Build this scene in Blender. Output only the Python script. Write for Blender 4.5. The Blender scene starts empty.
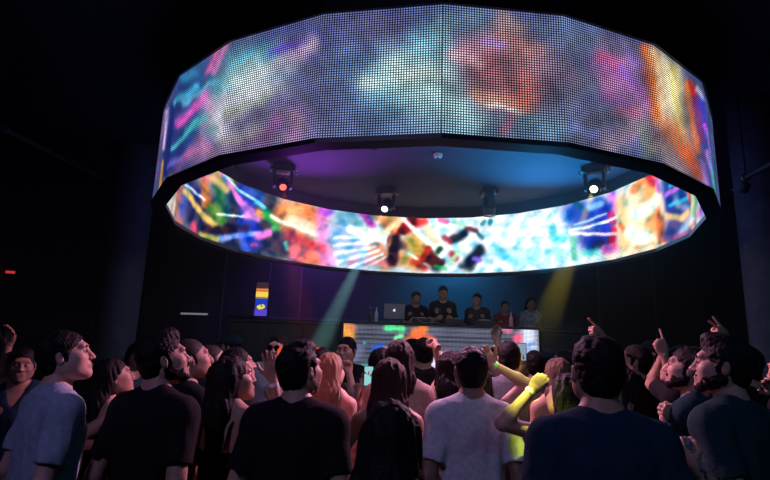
import bpy, math, random
import numpy as np
from mathutils import Vector, Matrix

# ------------------------------------------------------------------ camera
F = 552.0; TH = 0.215; RO = 0.0349; EYE = 1.68
_c, _s = math.cos(TH), math.sin(TH)
FWD = Vector((0, _c, _s)); UP = Vector((0, -_s, _c)); RT = Vector((1, 0, 0))
cr, sr = math.cos(RO), math.sin(RO)
EYEP = Vector((0, 0, EYE))


def ray(px, py):
    dx, dy = px - 385, py - 240
    X = dx * cr + dy * sr; Y = -dx * sr + dy * cr
    return FWD + RT * (X / F) - UP * (Y / F)


def at(px, py, Y):            # point at forward distance Y
    r = ray(px, py); return EYEP + r * (Y / r.y)


def atz(px, py, z):           # point at world height z
    r = ray(px, py); return EYEP + r * ((z - EYE) / r.z)


def proj(p):
    d = Vector(p) - EYEP
    w = d.dot(FWD); X = F * d.dot(RT) / w; Y = -F * d.dot(UP) / w
    return 385 + X * cr - Y * sr, 240 + X * sr + Y * cr


SC = bpy.context.scene
COL = SC.collection
cam = bpy.data.cameras.new('camera'); cam.sensor_width = 36; cam.lens = F / 770 * 36
cam.clip_start = 0.05; cam.clip_end = 60
co = bpy.data.objects.new('camera', cam); COL.objects.link(co)
cR = RT * cr + UP * sr; cU = UP * cr - RT * sr
m = Matrix((cR, cU, -FWD)).transposed().to_4x4(); m.translation = EYEP
co.matrix_world = m
SC.camera = co
# ------------------------------------------------------------------ world + exposure
w = bpy.data.worlds.new('world'); SC.world = w; w.use_nodes = True
w.node_tree.nodes['Background'].inputs[0].default_value = (0.01, 0.012, 0.02, 1)
w.node_tree.nodes['Background'].inputs[1].default_value = 0.0
SC.view_settings.view_transform = 'Standard'; SC.view_settings.look = 'None'
SC.view_settings.exposure = 0.0; SC.view_settings.gamma = 1.0
SC.view_settings.use_curve_mapping = False
SC.cycles.use_denoising = True
SC.cycles.max_bounces = 5; SC.cycles.diffuse_bounces = 3; SC.cycles.glossy_bounces = 3
SC.cycles.volume_bounces = 0; SC.cycles.transparent_max_bounces = 8
SC.cycles.sample_clamp_indirect = 4.0
SC.cycles.caustics_reflective = False; SC.cycles.caustics_refractive = False


def spot(name, pos, target, power, col, deg, blend=0.4, size=0.04):
    l = bpy.data.lights.new(name, 'SPOT'); l.energy = power; l.color = col
    l.spot_size = math.radians(deg); l.spot_blend = blend; l.shadow_soft_size = size
    o = bpy.data.objects.new(name, l); COL.objects.link(o); o.location = pos
    o.rotation_euler = (Vector(target) - Vector(pos)).to_track_quat('-Z', 'Y').to_euler()
    return o


# added fill lamps without fixtures for the crowd, the DJs and the back wall
spot('crowd_fill_pink', (1.6, 4.6, 3.45), (-1.7, 3.0, 1.6), 850, (1.0, .41, .70), 84, 1, .10)  # unseen pink lamps added just inside the near rim to light the crowd
spot('crowd_fill_magenta', (0.5, 4.5, 3.5), (0.5, 3.9, 1.5), 45, (1.0, .34, .66), 90, 1, .10)
spot('crowd_fill_rose', (-0.6, 4.6, 3.45), (2.3, 3.0, 1.6), 720, (1.0, .41, .70), 84, 1, .10)
spot('rear_fill_violet', (-2.2, -1.2, 4.7), (0.6, 3.6, 1.2), 210, (.48, .42, 1.0), 74, 1, .3)  # violet and blue fills added behind the camera to lift the crowd's backs
spot('rear_fill_blue', (4.2, -0.6, 4.7), (2.0, 3.0, 1.2), 70, (.12, .55, 1.0), 70, 1, .3)
spot('arm_fill_yellow', (-0.4, 1.5, 4.95), at(535, 392, 2.72), 2600, (.80, 1.0, .12), 4.6, .6, .05)  # added narrow spots, yellow-green on the raised arms
spot('arm_fill_lime', (1.5, 2.3, 4.95), at(507, 378, 3.4), 500, (.80, 1.0, .12), 6.5, .6, .05)
spot('blond_fill_red', (-2.9, 0.2, 4.7), at(333, 398, 3.8), 420, (1.0, .10, .08), 9, .8, .05)  # added unseen spot reddening the blond woman
spot('wall_fill_blue', (1.7, 12.1, 4.7), (1.7, 13.2, 3.5), 520, (.03, .38, .85), 120, 1, .2)  # unseen lamps added near the back wall for its blue-violet glow
spot('wall_fill_violet', (-1.6, 11.6, 4.8), (-1.6, 13.2, 2.6), 240, (.30, .12, .9), 120, 1, .2)
spot('dj_fill', (1.0, 7.2, 4.1), (1.4, 9.9, 2.4), 18, (.85, .45, .75), 50, 1, .1)  # added lamp with no fixture, faint light on the people behind the booth

# ------------------------------------------------------------------ materials


def lin(c):
    return tuple(((v / 255) / 12.92 if v / 255 < .04045 else ((v / 255 + .055) / 1.055) ** 2.4) for v in c)


_M = {}


def mat(name, col, rough=.8, metal=0, spec=.5, noise=None, scale=20, sheen=0, bump=0, bscale=200):
    if name in _M: return _M[name]
    m = bpy.data.materials.new(name); m.use_nodes = True
    nt = m.node_tree; b = nt.nodes['Principled BSDF']
    b.inputs['Base Color'].default_value = (*col, 1)
    b.inputs['Roughness'].default_value = rough; b.inputs['Metallic'].default_value = metal
    b.inputs['Specular IOR Level'].default_value = spec
    if sheen: b.inputs['Sheen Weight'].default_value = sheen
    if noise is not None or bump:
        tc = nt.nodes.new('ShaderNodeTexCoord')
    if noise is not None:
        n = nt.nodes.new('ShaderNodeTexNoise'); n.inputs['Scale'].default_value = scale
        n.inputs['Detail'].default_value = 4
        r = nt.nodes.new('ShaderNodeValToRGB')
        r.color_ramp.elements[0].position = .35; r.color_ramp.elements[1].position = .65
        r.color_ramp.elements[0].color = (*col, 1); r.color_ramp.elements[1].color = (*noise, 1)
        nt.links.new(tc.outputs['Object'], n.inputs['Vector'])
        nt.links.new(n.outputs['Fac'], r.inputs[0]); nt.links.new(r.outputs[0], b.inputs['Base Color'])
    if bump:
        n2 = nt.nodes.new('ShaderNodeTexNoise'); n2.inputs['Scale'].default_value = bscale
        bp = nt.nodes.new('ShaderNodeBump'); bp.inputs['Strength'].default_value = bump
        bp.inputs['Distance'].default_value = .01
        nt.links.new(tc.outputs['Object'], n2.inputs['Vector'])
        nt.links.new(n2.outputs['Fac'], bp.inputs['Height']); nt.links.new(bp.outputs[0], b.inputs['Normal'])
    _M[name] = m
    return m


def emat(name, col, strength):
    if name in _M: return _M[name]
    m = bpy.data.materials.new(name); m.use_nodes = True
    nt = m.node_tree; nt.nodes.clear()
    e = nt.nodes.new('ShaderNodeEmission'); e.inputs[0].default_value = (*col, 1); e.inputs[1].default_value = strength
    o = nt.nodes.new('ShaderNodeOutputMaterial'); nt.links.new(e.outputs[0], o.inputs[0])
    _M[name] = m
    return m


def math_node(nt, op, a, b=None, clamp=False):
    n = nt.nodes.new('ShaderNodeMath'); n.operation = op; n.use_clamp = clamp
    for i, v in enumerate((a, b)):
        if v is None: continue
        if isinstance(v, (int, float)): n.inputs[i].default_value = v
        else: nt.links.new(v, n.inputs[i])
    return n.outputs[0]


def led_mat(name, pitch, strength, floor_, duty=.31):
    """LED wall: colour stored per point of the screen, lamps as a dot raster on a black mask"""
    m = bpy.data.materials.new(name); m.use_nodes = True
    nt = m.node_tree; b = nt.nodes['Principled BSDF']
    b.inputs['Base Color'].default_value = (.006, .006, .007, 1); b.inputs['Roughness'].default_value = .7; b.inputs['Specular IOR Level'].default_value = .1
    at_ = nt.nodes.new('ShaderNodeAttribute'); at_.attribute_name = 'Picture'
    uv = nt.nodes.new('ShaderNodeUVMap'); sp = nt.nodes.new('ShaderNodeSeparateXYZ')
    nt.links.new(uv.outputs[0], sp.inputs[0])

    def line(ch):
        v = math_node(nt, 'MULTIPLY', sp.outputs[ch], 1 / pitch)
        v = math_node(nt, 'FRACT', v); v = math_node(nt, 'SUBTRACT', v, .5); v = math_node(nt, 'ABSOLUTE', v)
        return math_node(nt, 'LESS_THAN', v, duty)
    d = math_node(nt, 'MULTIPLY', line(0), line(1))
    d = math_node(nt, 'MULTIPLY', d, strength - floor_); d = math_node(nt, 'ADD', d, floor_)
    nt.links.new(at_.outputs['Color'], b.inputs['Emission Color'])
    nt.links.new(d, b.inputs['Emission Strength'])
    _M[name] = m
    return m


BLACK = mat('black_painted_metal', (.006, .006, .008), .5)
DARKP = mat('dark_plastic', (.018, .018, .022), .4)
METAL = mat('brushed_metal', (.35, .35, .38), .35, 1)

# ------------------------------------------------------------------ mesh helpers


def link(o, parent=None):
    COL.objects.link(o)
    if parent is not None: o.parent = parent
    return o


def tag(o, label=None, cat=None, group=None, kind=None):
    if label: o['label'] = label
    if cat: o['category'] = cat
    if group: o['group'] = group
    if kind: o['kind'] = kind
    return o


def empty(name, loc, rz=0.0):
    o = bpy.data.objects.new(name, None); o.location = loc; o.rotation_euler = (0, 0, rz)
    o.empty_display_size = .1
    return link(o)


class MB:
    def __init__(s): s.v = []; s.f = []

    def add(s, vs, fs, M=None):
        n = len(s.v)
        for v in vs:
            v = Vector(v)
            s.v.append(tuple(M @ v if M is not None else v))
        s.f += [tuple(i + n for i in f) for f in fs]
        return s

    def box(s, x0, x1, y0, y1, z0, z1, M=None, b=0.0):
        if b <= 0:
            vs = [(x, y, z) for z in (z0, z1) for y in (y0, y1) for x in (x0, x1)]
            fs = [(0, 2, 3, 1), (4, 5, 7, 6), (0, 1, 5, 4), (2, 6, 7, 3), (0, 4, 6, 2), (1, 3, 7, 5)]
            return s.add(vs, fs, M)
        # chamfered box: rings of an octagon-like profile
        vs = []; fs = []
        for z, i in ((z0, b), (z0 + b, 0), (z1 - b, 0), (z1, b)):
            for x, y in ((x0 + i + b, y0 + i), (x1 - i - b, y0 + i), (x1 - i, y0 + i + b), (x1 - i, y1 - i - b),
                         (x1 - i - b, y1 - i), (x0 + i + b, y1 - i), (x0 + i, y1 - i - b), (x0 + i, y0 + i + b)):
                vs.append((x, y, z))
        for k in range(3):
            for j in range(8):
                a = k * 8 + j; c = k * 8 + (j + 1) % 8; fs.append((a, c, c + 8, a + 8))
        fs.append(tuple(range(7, -1, -1))); fs.append(tuple(range(24, 32)))
        return s.add(vs, fs, M)

    def lathe(s, prof, n=24, M=None, cap=True):
        vs = []; fs = []
        for r, z in prof:
            for i in range(n):
                a = 2 * math.pi * i / n; vs.append((r * math.cos(a), r * math.sin(a), z))
        for k in range(len(prof) - 1):
            for i in range(n):
                a = k * n + i; b = k * n + (i + 1) % n; fs.append((a, b, b + n, a + n))
        if cap:
            fs.append(tuple(range(n - 1, -1, -1))); fs.append(tuple(range((len(prof) - 1) * n, len(prof) * n)))
        return s.add(vs, fs, M)

    def tube(s, pts, r, n=8, M=None):
        pts = [Vector(p) for p in pts]; vs = []; fs = []
        rs = r if isinstance(r, (list, tuple)) else [r] * len(pts)
        prev = None
        for i, p in enumerate(pts):
            t = (pts[min(i + 1, len(pts) - 1)] - pts[max(i - 1, 0)]).normalized()
            if prev is None:
                a = t.cross(Vector((0, 0, 1)));
                if a.length < .1: a = t.cross(Vector((1, 0, 0)))
            else:
                a = prev - t * prev.dot(t)
            a.normalize(); prev = a; b = t.cross(a)
            for j in range(n):
                q = 2 * math.pi * j / n
                vs.append(p + (a * math.cos(q) + b * math.sin(q)) * rs[i])
        for i in range(len(pts) - 1):
            for j in range(n):
                a0 = i * n + j; b0 = i * n + (j + 1) % n; fs.append((a0, b0, b0 + n, a0 + n))
        fs.append(tuple(range(n - 1, -1, -1))); fs.append(tuple(range((len(pts) - 1) * n, len(pts) * n)))
        return s.add(vs, fs, M)

    def build(s, name, material, parent=None, smooth=False):
        me = bpy.data.meshes.new(name); me.from_pydata(s.v, [], s.f); me.materials.append(material)
        if smooth:
            me.polygons.foreach_set('use_smooth', [True] * len(me.polygons))
            try: me.set_sharp_from_angle(angle=math.radians(40))
            except Exception: pass
        return link(bpy.data.objects.new(name, me), parent)


def T(x=0, y=0, z=0, rz=0, rx=0, ry=0, s=1):
    return Matrix.Translation((x, y, z)) @ Matrix.Rotation(rz, 4, 'Z') @ Matrix.Rotation(rx, 4, 'X') @ Matrix.Rotation(ry, 4, 'Y') @ Matrix.Scale(s, 4)


# ------------------------------------------------------------------ structure
WL, WR, WB, WN, CEIL = -6.6, 6.9, 13.2, -2.5, 5.1
wallm = mat('dark_wall_paint', (.009, .012, .020), .75, noise=(.014, .018, .028), scale=3, bump=.2, bscale=30)
ceilm = mat('dark_ceiling_paint', (.018, .028, .055), .7, noise=(.026, .038, .07), scale=2)
floorm = mat('dark_floor', (.02, .02, .024), .35, noise=(.035, .033, .036), scale=4)


def struct(name, mb, m):
    o = mb.build(name, m); o['kind'] = 'structure'; return o


struct('floor', MB().box(WL, WR, WN, WB, -.1, 0), floorm)
struct('ceiling', MB().box(WL, WR, WN, WB, CEIL, CEIL + .1), ceilm)
struct('wall_left', MB().box(WL - .15, WL, WN, WB, 0, CEIL), wallm)
struct('wall_right', MB().box(WR, WR + .15, WN, WB, 0, CEIL), wallm)
struct('wall_near', MB().box(WL, WR, WN - .15, WN, 0, CEIL), wallm)
struct('wall_back', MB().box(WL, WR, WB, WB + .15, 0, CEIL), wallm)
# slim battens dividing the back wall into panels
for i, px in enumerate((222, 268, 300, 599, 655, 700)):
    p = at(px, 300, WB - .03)
    struct('trim_%d' % (i + 1), MB().box(p.x - .02, p.x + .02, WB - .04, WB - .001, 0, CEIL - .01),
           mat('batten_grey', (.05, .055, .065), .6))
struct('trim_7', MB().box(-3.4, 5.2, WB - .05, WB - .001, 2.55, 2.6), _M['batten_grey'])

colm = mat('column_paint', (.09, .10, .16), .7, noise=(.12, .13, .20), scale=6, bump=.3, bscale=60)


def column(px, py, Y, r, label):
    p = at(px, py, Y)
    mb = MB(); mb.lathe([(r, .001), (r, CEIL - .002)], 40)
    root = empty('round_column', (p.x, p.y, 0)); tag(root, label, 'column', 'round columns beside the dance floor')
    mb.build('shaft', colm, root, True)
    MB().lathe([(r + .03, 0.001), (r + .03, .12), (r + .004, .14)], 40).build('plinth', BLACK, root, True)
    return root


column(113, 350, 9.0, .31, 'dark round column at the left beside the dance floor')
column(774, 340, 6.6, .25, 'dark round column at the right edge of the dance floor')

# ------------------------------------------------------------------ LED ring
NF = 22
RC = Vector((.535, 7.09, 0))
RO_, RI_ = 3.345, 3.215
ZB, ZT = EYE + 1.615, EYE + 2.70
A0 = math.radians(-90 - 2.6)


def ring_pt(R, k, z):     # k fractional facet index
    i = math.floor(k); f = k - i
    a = A0 + 2 * math.pi * i / NF; b = A0 + 2 * math.pi * (i + 1) / NF
    return Vector((RC.x + R * (math.cos(a) * (1 - f) + math.cos(b) * f), RC.y + R * (math.sin(a) * (1 - f) + math.sin(b) * f), z))


def hit(px, py, R, far):  # pixel -> (u metres along ring, z)
    r = ray(px, py); best = None
    o = EYEP - RC
    a = r.x ** 2 + r.y ** 2; b = 2 * (o.x * r.x + o.y * r.y)
    Rm = R * .9949
    c = o.x ** 2 + o.y ** 2 - Rm * Rm
    D = b * b - 4 * a * c
    if D < 0: D = 0
    t = (-b + (1 if far else -1) * math.sqrt(D)) / (2 * a)
    p = EYEP + r * t
    ang = math.atan2(p.y - RC.y, p.x - RC.x) - A0
    return np.array([(ang % (2 * math.pi)) * R, p.z])


def vnoise(U, V, seed, n=14, f0=1.0, f1=6.0):
    rs = np.random.RandomState(seed); out = np.zeros_like(U)
    for i in range(n):
        f = f0 * (f1 / f0) ** (i / (n - 1)); th = rs.rand() * 6.283; ph = rs.rand() * 6.283
        out += np.sin((U * math.cos(th) + V * math.sin(th)) * f * 6.283 + ph) / (1 + i * .25)
    return out / 3.0


def paint(kind, U, V, R, far, marks, base, seed, dsoft=1.0):
    """the moving picture on the screen, in surface coordinates (metres along, metres up)"""
    C = np.zeros(U.shape + (3,)); C[:] = base
    circ = 2 * math.pi * R
    am = .020 if far else .045
    du = vnoise(U, V, seed, 16, .8, 12) * am; dv = vnoise(U, V, seed + 1, 16, .8, 12) * am
    for mk in marks:
        x0, y0, x1, y1, wd, col, al = mk[:7]
        soft = mk[7] if len(mk) > 7 else dsoft
        a = hit(x0, y0, R, far); b = hit(x1, y1, R, far)
        mid = ((x0 + x1) / 2, (y0 + y1) / 2)
        c = hit(*mid, R, far)
        e = 1.5
        ju = (hit(mid[0] + e, mid[1], R, far) - hit(mid[0] - e, mid[1], R, far))
        jv = (hit(mid[0], mid[1] + e, R, far) - hit(mid[0], mid[1] - e, R, far))
        for q in (ju, jv): q[0] = (q[0] + circ / 2) % circ - circ / 2
        J = np.array([ju, jv]).T / (2 * e)
        if abs(np.linalg.det(J)) < 1e-7: continue
        Ji = np.linalg.inv(J)
        dU = (U + du - c[0] + circ / 2) % circ - circ / 2; dV = V + dv - c[1]
        Xp = Ji[0, 0] * dU + Ji[0, 1] * dV; Yp = Ji[1, 0] * dU + Ji[1, 1] * dV
        sx, sy = (x1 - x0), (y1 - y0); L = math.hypot(sx, sy)
        if L > 0:
            t = np.clip((Xp * sx + Yp * sy) / (L * L), -.5, .5)
            d2 = (Xp - t * sx) ** 2 + (Yp - t * sy) ** 2
        else:
            d2 = Xp ** 2 + Yp ** 2
        ok = np.abs(dU) < R * 1.2
        A = al * np.exp(-(d2 / (wd * wd)) ** soft) * ok
        C = C * (1 - A[..., None]) + np.array(col) * A[..., None]
    return C


def screen(name, R, far, marks, base, m, parent, seed, inward, gain=1.0, nu=44, nv=46, tex=.16):
    U = np.linspace(0, NF, NF * nu + 1); Vv = np.linspace(ZB + .012, ZT - .012, nv + 1)
    if inward: Vv = np.linspace(ZB + .02, ZT + .0, nv + 1)
    verts = []
    for k in U:
        kk = min(k, NF - 1e-6) if k >= NF else k
        for z in Vv: verts.append(ring_pt(R, kk, z))
    UU, VV = np.meshgrid(U / NF * 2 * math.pi * R, Vv, indexing='ij')
    C = paint(name, UU, VV, R, far, marks, np.array(base), seed, 1.7 if inward else 1.1)
    if inward:
        C = (C - 128) * 1.22 + 120
        q = vnoise(UU, VV, seed + 9, 18, 3, 11); C = C + np.minimum(q, .15)[..., None] * np.array([85, 26, 10]) + np.maximum(q, 0)[..., None] * np.array([8, 12, 14])
    g = 1 + tex * vnoise(UU, VV, seed + 5, 16, 2, 14)
    C = np.clip(C * g[..., None], 0, 255) / 255
    L = np.where(C < .04045, C / 12.92, ((C + .055) / 1.055) ** 2.4) * gain
    n1 = nv + 1; fs = []
    for i in range(NF * nu):
        for j in range(nv):
            a = i * n1 + j; q = (a, a + n1, a + n1 + 1, a + 1)
            fs.append(q[::-1] if inward else q)
    me = bpy.data.meshes.new(name); me.from_pydata([tuple(v) for v in verts], [], fs); me.materials.append(m)
    ca = me.color_attributes.new('Picture', 'FLOAT_COLOR', 'POINT')
    arr = np.ones((len(verts), 4), np.float32); arr[:, :3] = L.reshape(-1, 3)
    ca.data.foreach_set('color', arr.ravel())
    uvl = me.uv_layers.new(name='UVMap')
    li = np.empty(len(me.loops), np.int32); me.loops.foreach_get('vertex_index', li)
    uvv = np.stack([UU.ravel(), VV.ravel()], 1)[li]
    uvl.data.foreach_set('uv', uvv.astype(np.float32).ravel())
    return link(bpy.data.objects.new(name, me), parent)


# each mark: x0,y0,x1,y1 (ends), width, colour, strength of cover, edge softness
W_ = (235, 240, 245)
outer = [
    # broad fields left to right
    (250, 90, 250, 150, 60, (104, 100, 132), .8), (330, 30, 340, 150, 38, (90, 94, 126), .8), (285, 120, 300, 150, 26, (120, 100, 140), .6),
    (285, 45, 330, 35, 22, (80, 84, 140), .7), (350, 120, 420, 135, 34, (84, 98, 142), .7), (375, 30, 392, 28, 18, (100, 88, 124), .7),
    (355, 70, 380, 60, 24, (84, 118, 165), .6),
    (470, 125, 550, 130, 36, (90, 120, 140), .7), (560, 50, 590, 130, 42, (92, 94, 122), .85), (560, 30, 600, 45, 22, (88, 108, 144), .6),
    (430, 115, 450, 130, 36, (112, 150, 166), .6), (480, 20, 440, 30, 24, (104, 134, 150), .6),
    # white-cyan cone in the middle
    (385, 90, 430, 60, 26, (100, 165, 190), .7), (400, 75, 440, 85, 30, (165, 205, 205), .75), (365, 82, 400, 72, 9, (205, 222, 215), .7),
    (385, 70, 430, 42, 12, (110, 170, 190), .6), (410, 95, 470, 112, 16, (150, 190, 195), .6), (395, 62, 430, 75, 16, (205, 215, 205), .6),
    (443, 30, 443, 50, 12, (120, 150, 150), .5), (425, 82, 455, 86, 6, (100, 140, 150), .5),
    # rose shape right of centre
    (490, 65, 520, 85, 30, (150, 88, 92), .85), (470, 50, 500, 36, 12, (180, 130, 150), .8), (508, 35, 535, 55, 14, (190, 130, 120), .75),
    (455, 55, 480, 60, 8, (205, 165, 175), .7), (490, 38, 505, 42, 6, (160, 130, 205), .8), (475, 90, 525, 105, 8, (180, 130, 110), .8),
    (485, 98, 522, 111, 2.6, (225, 215, 215), .8), (522, 88, 528, 98, 12, (195, 105, 95), .7), (540, 60, 570, 80, 12, (120, 100, 125), .6),
    (508, 66, 516, 84, 7, (90, 80, 95), .55), (505, 15, 525, 25, 8, (170, 135, 125), .6), (503, 130, 512, 120, 6, (165, 90, 115), .7),
    (575, 130, 595, 134, 4, (110, 120, 200), .6), (530, 120, 560, 130, 12, (90, 135, 155), .5),
    # purple-pink cloud
    (610, 60, 640, 100, 16, (175, 110, 175), .85), (600, 55, 625, 60, 7, (190, 90, 130), .7), (605, 75, 612, 95, 8, (165, 90, 140), .6),
    (622, 62, 640, 85, 5, (130, 100, 200), .7), (607, 35, 630, 45, 8, (120, 105, 130), .6), (636, 60, 640, 130, 8, (150, 105, 165), .6),
    (612, 140, 640, 120, 12, (160, 130, 140), .6), (645, 130, 650, 155, 8, (110, 130, 120), .7), (620, 110, 636, 112, 6, (205, 110, 130), .5),
    # fiery stripes
    (662, 60, 672, 100, 7, (240, 220, 160), .8), (700, 170, 706, 190, 3, (180, 120, 190), .7),
    (646, 50, 656, 120, 5, (205, 95, 40), .85), (655, 55, 664, 125, 6, (235, 190, 130), .85), (667, 66, 678, 132, 9, (242, 228, 200), .9),
    (675, 68, 685, 138, 7, (222, 208, 130), .85), (687, 82, 699, 150, 3, (225, 120, 50), .9), (692, 84, 702, 140, 2.0, (225, 45, 35), .9),
    (672, 130, 690, 150, 13, (195, 110, 75), .85), (662, 150, 685, 175, 10, (150, 130, 120), .7), (688, 150, 700, 178, 6, (205, 90, 50), .8),
    (693, 88, 704, 125, 2.4, (225, 40, 40), .9), (700, 100, 716, 195, 5, (45, 60, 190), .85), (697, 90, 702, 100, 2, (240, 240, 250), .7),
    (707, 130, 716, 190, 2, (60, 190, 200), .8), (703, 125, 711, 150, 1.6, (225, 90, 220), .9), (705, 150, 712, 180, 1.6, (240, 150, 230), .7),
    (714, 170, 718, 200, 1.5, (60, 200, 110), .8), (702, 160, 706, 185, 2, (170, 130, 210), .7),
    # left streaks
    (185, 80, 185, 150, 14, (30, 52, 120), .9), (170, 110, 165, 180, 8, (25, 36, 110), .9), (200, 70, 190, 130, 16, (40, 80, 140), .7),
    (215, 120, 250, 90, 20, (205, 208, 214), .7), (235, 65, 262, 52, 13, (60, 150, 170), .8), (205, 95, 230, 80, 9, (70, 165, 180), .7),
    (240, 80, 255, 70, 16, (208, 224, 224), .75), (212, 105, 222, 130, 10, (205, 200, 210), .7), (262, 85, 280, 68, 14, (190, 200, 210), .7),
    (282, 62, 308, 45, 9, (190, 160, 190), .8), (268, 50, 300, 40, 4, (95, 70, 180), .7), (276, 76, 284, 66, 10, (130, 160, 190), .5),
    (230, 112, 265, 96, 5, (150, 160, 140), .6), (245, 120, 275, 100, 8, (90, 84, 130), .6), (225, 142, 255, 128, 6, (150, 140, 130), .6),
    (296, 115, 290, 140, 9, (190, 140, 180), .65), (262, 140, 275, 118, 6, (120, 70, 120), .6), (240, 150, 262, 132, 5, (110, 70, 110), .5),
    (218, 46, 206, 75, 3.5, (205, 90, 150), .9), (226, 48, 212, 76, 3.5, (210, 130, 180), .8), (178, 120, 200, 98, 5, (230, 90, 190), .9),
    (200, 98, 208, 110, 5, (205, 130, 190), .7), (172, 105, 192, 88, 3, (70, 180, 220), .9), (180, 100, 215, 84, 2.5, (120, 200, 230), .7),
    (172, 150, 192, 122, 2.2, (80, 190, 200), .9), (168, 165, 190, 150, 2.2, (120, 110, 220), .8), (178, 165, 196, 140, 4, (150, 90, 150), .7),
    (190, 155, 205, 150, 8, (200, 110, 150), .65), (200, 150, 204, 120, 6, (180, 130, 170), .6), (190, 165, 230, 150, 8, (160, 120, 160), .5),
    (188, 128, 204, 118, 5, (80, 190, 190), .75), (164, 180, 176, 172, 2.4, (200, 170, 90), .8), (185, 78, 192, 72, 5, (60, 150, 190), .8),
    (162, 95, 158, 180, 1.5, (235, 50, 60), .95), (160.5, 165, 157.5, 195, 1.4, (230, 160, 60), .9), (166, 108, 162, 150, 1.2, (230, 200, 240), .8),
    (205, 135, 216, 128, 4, (70, 160, 160), .5),
]
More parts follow.
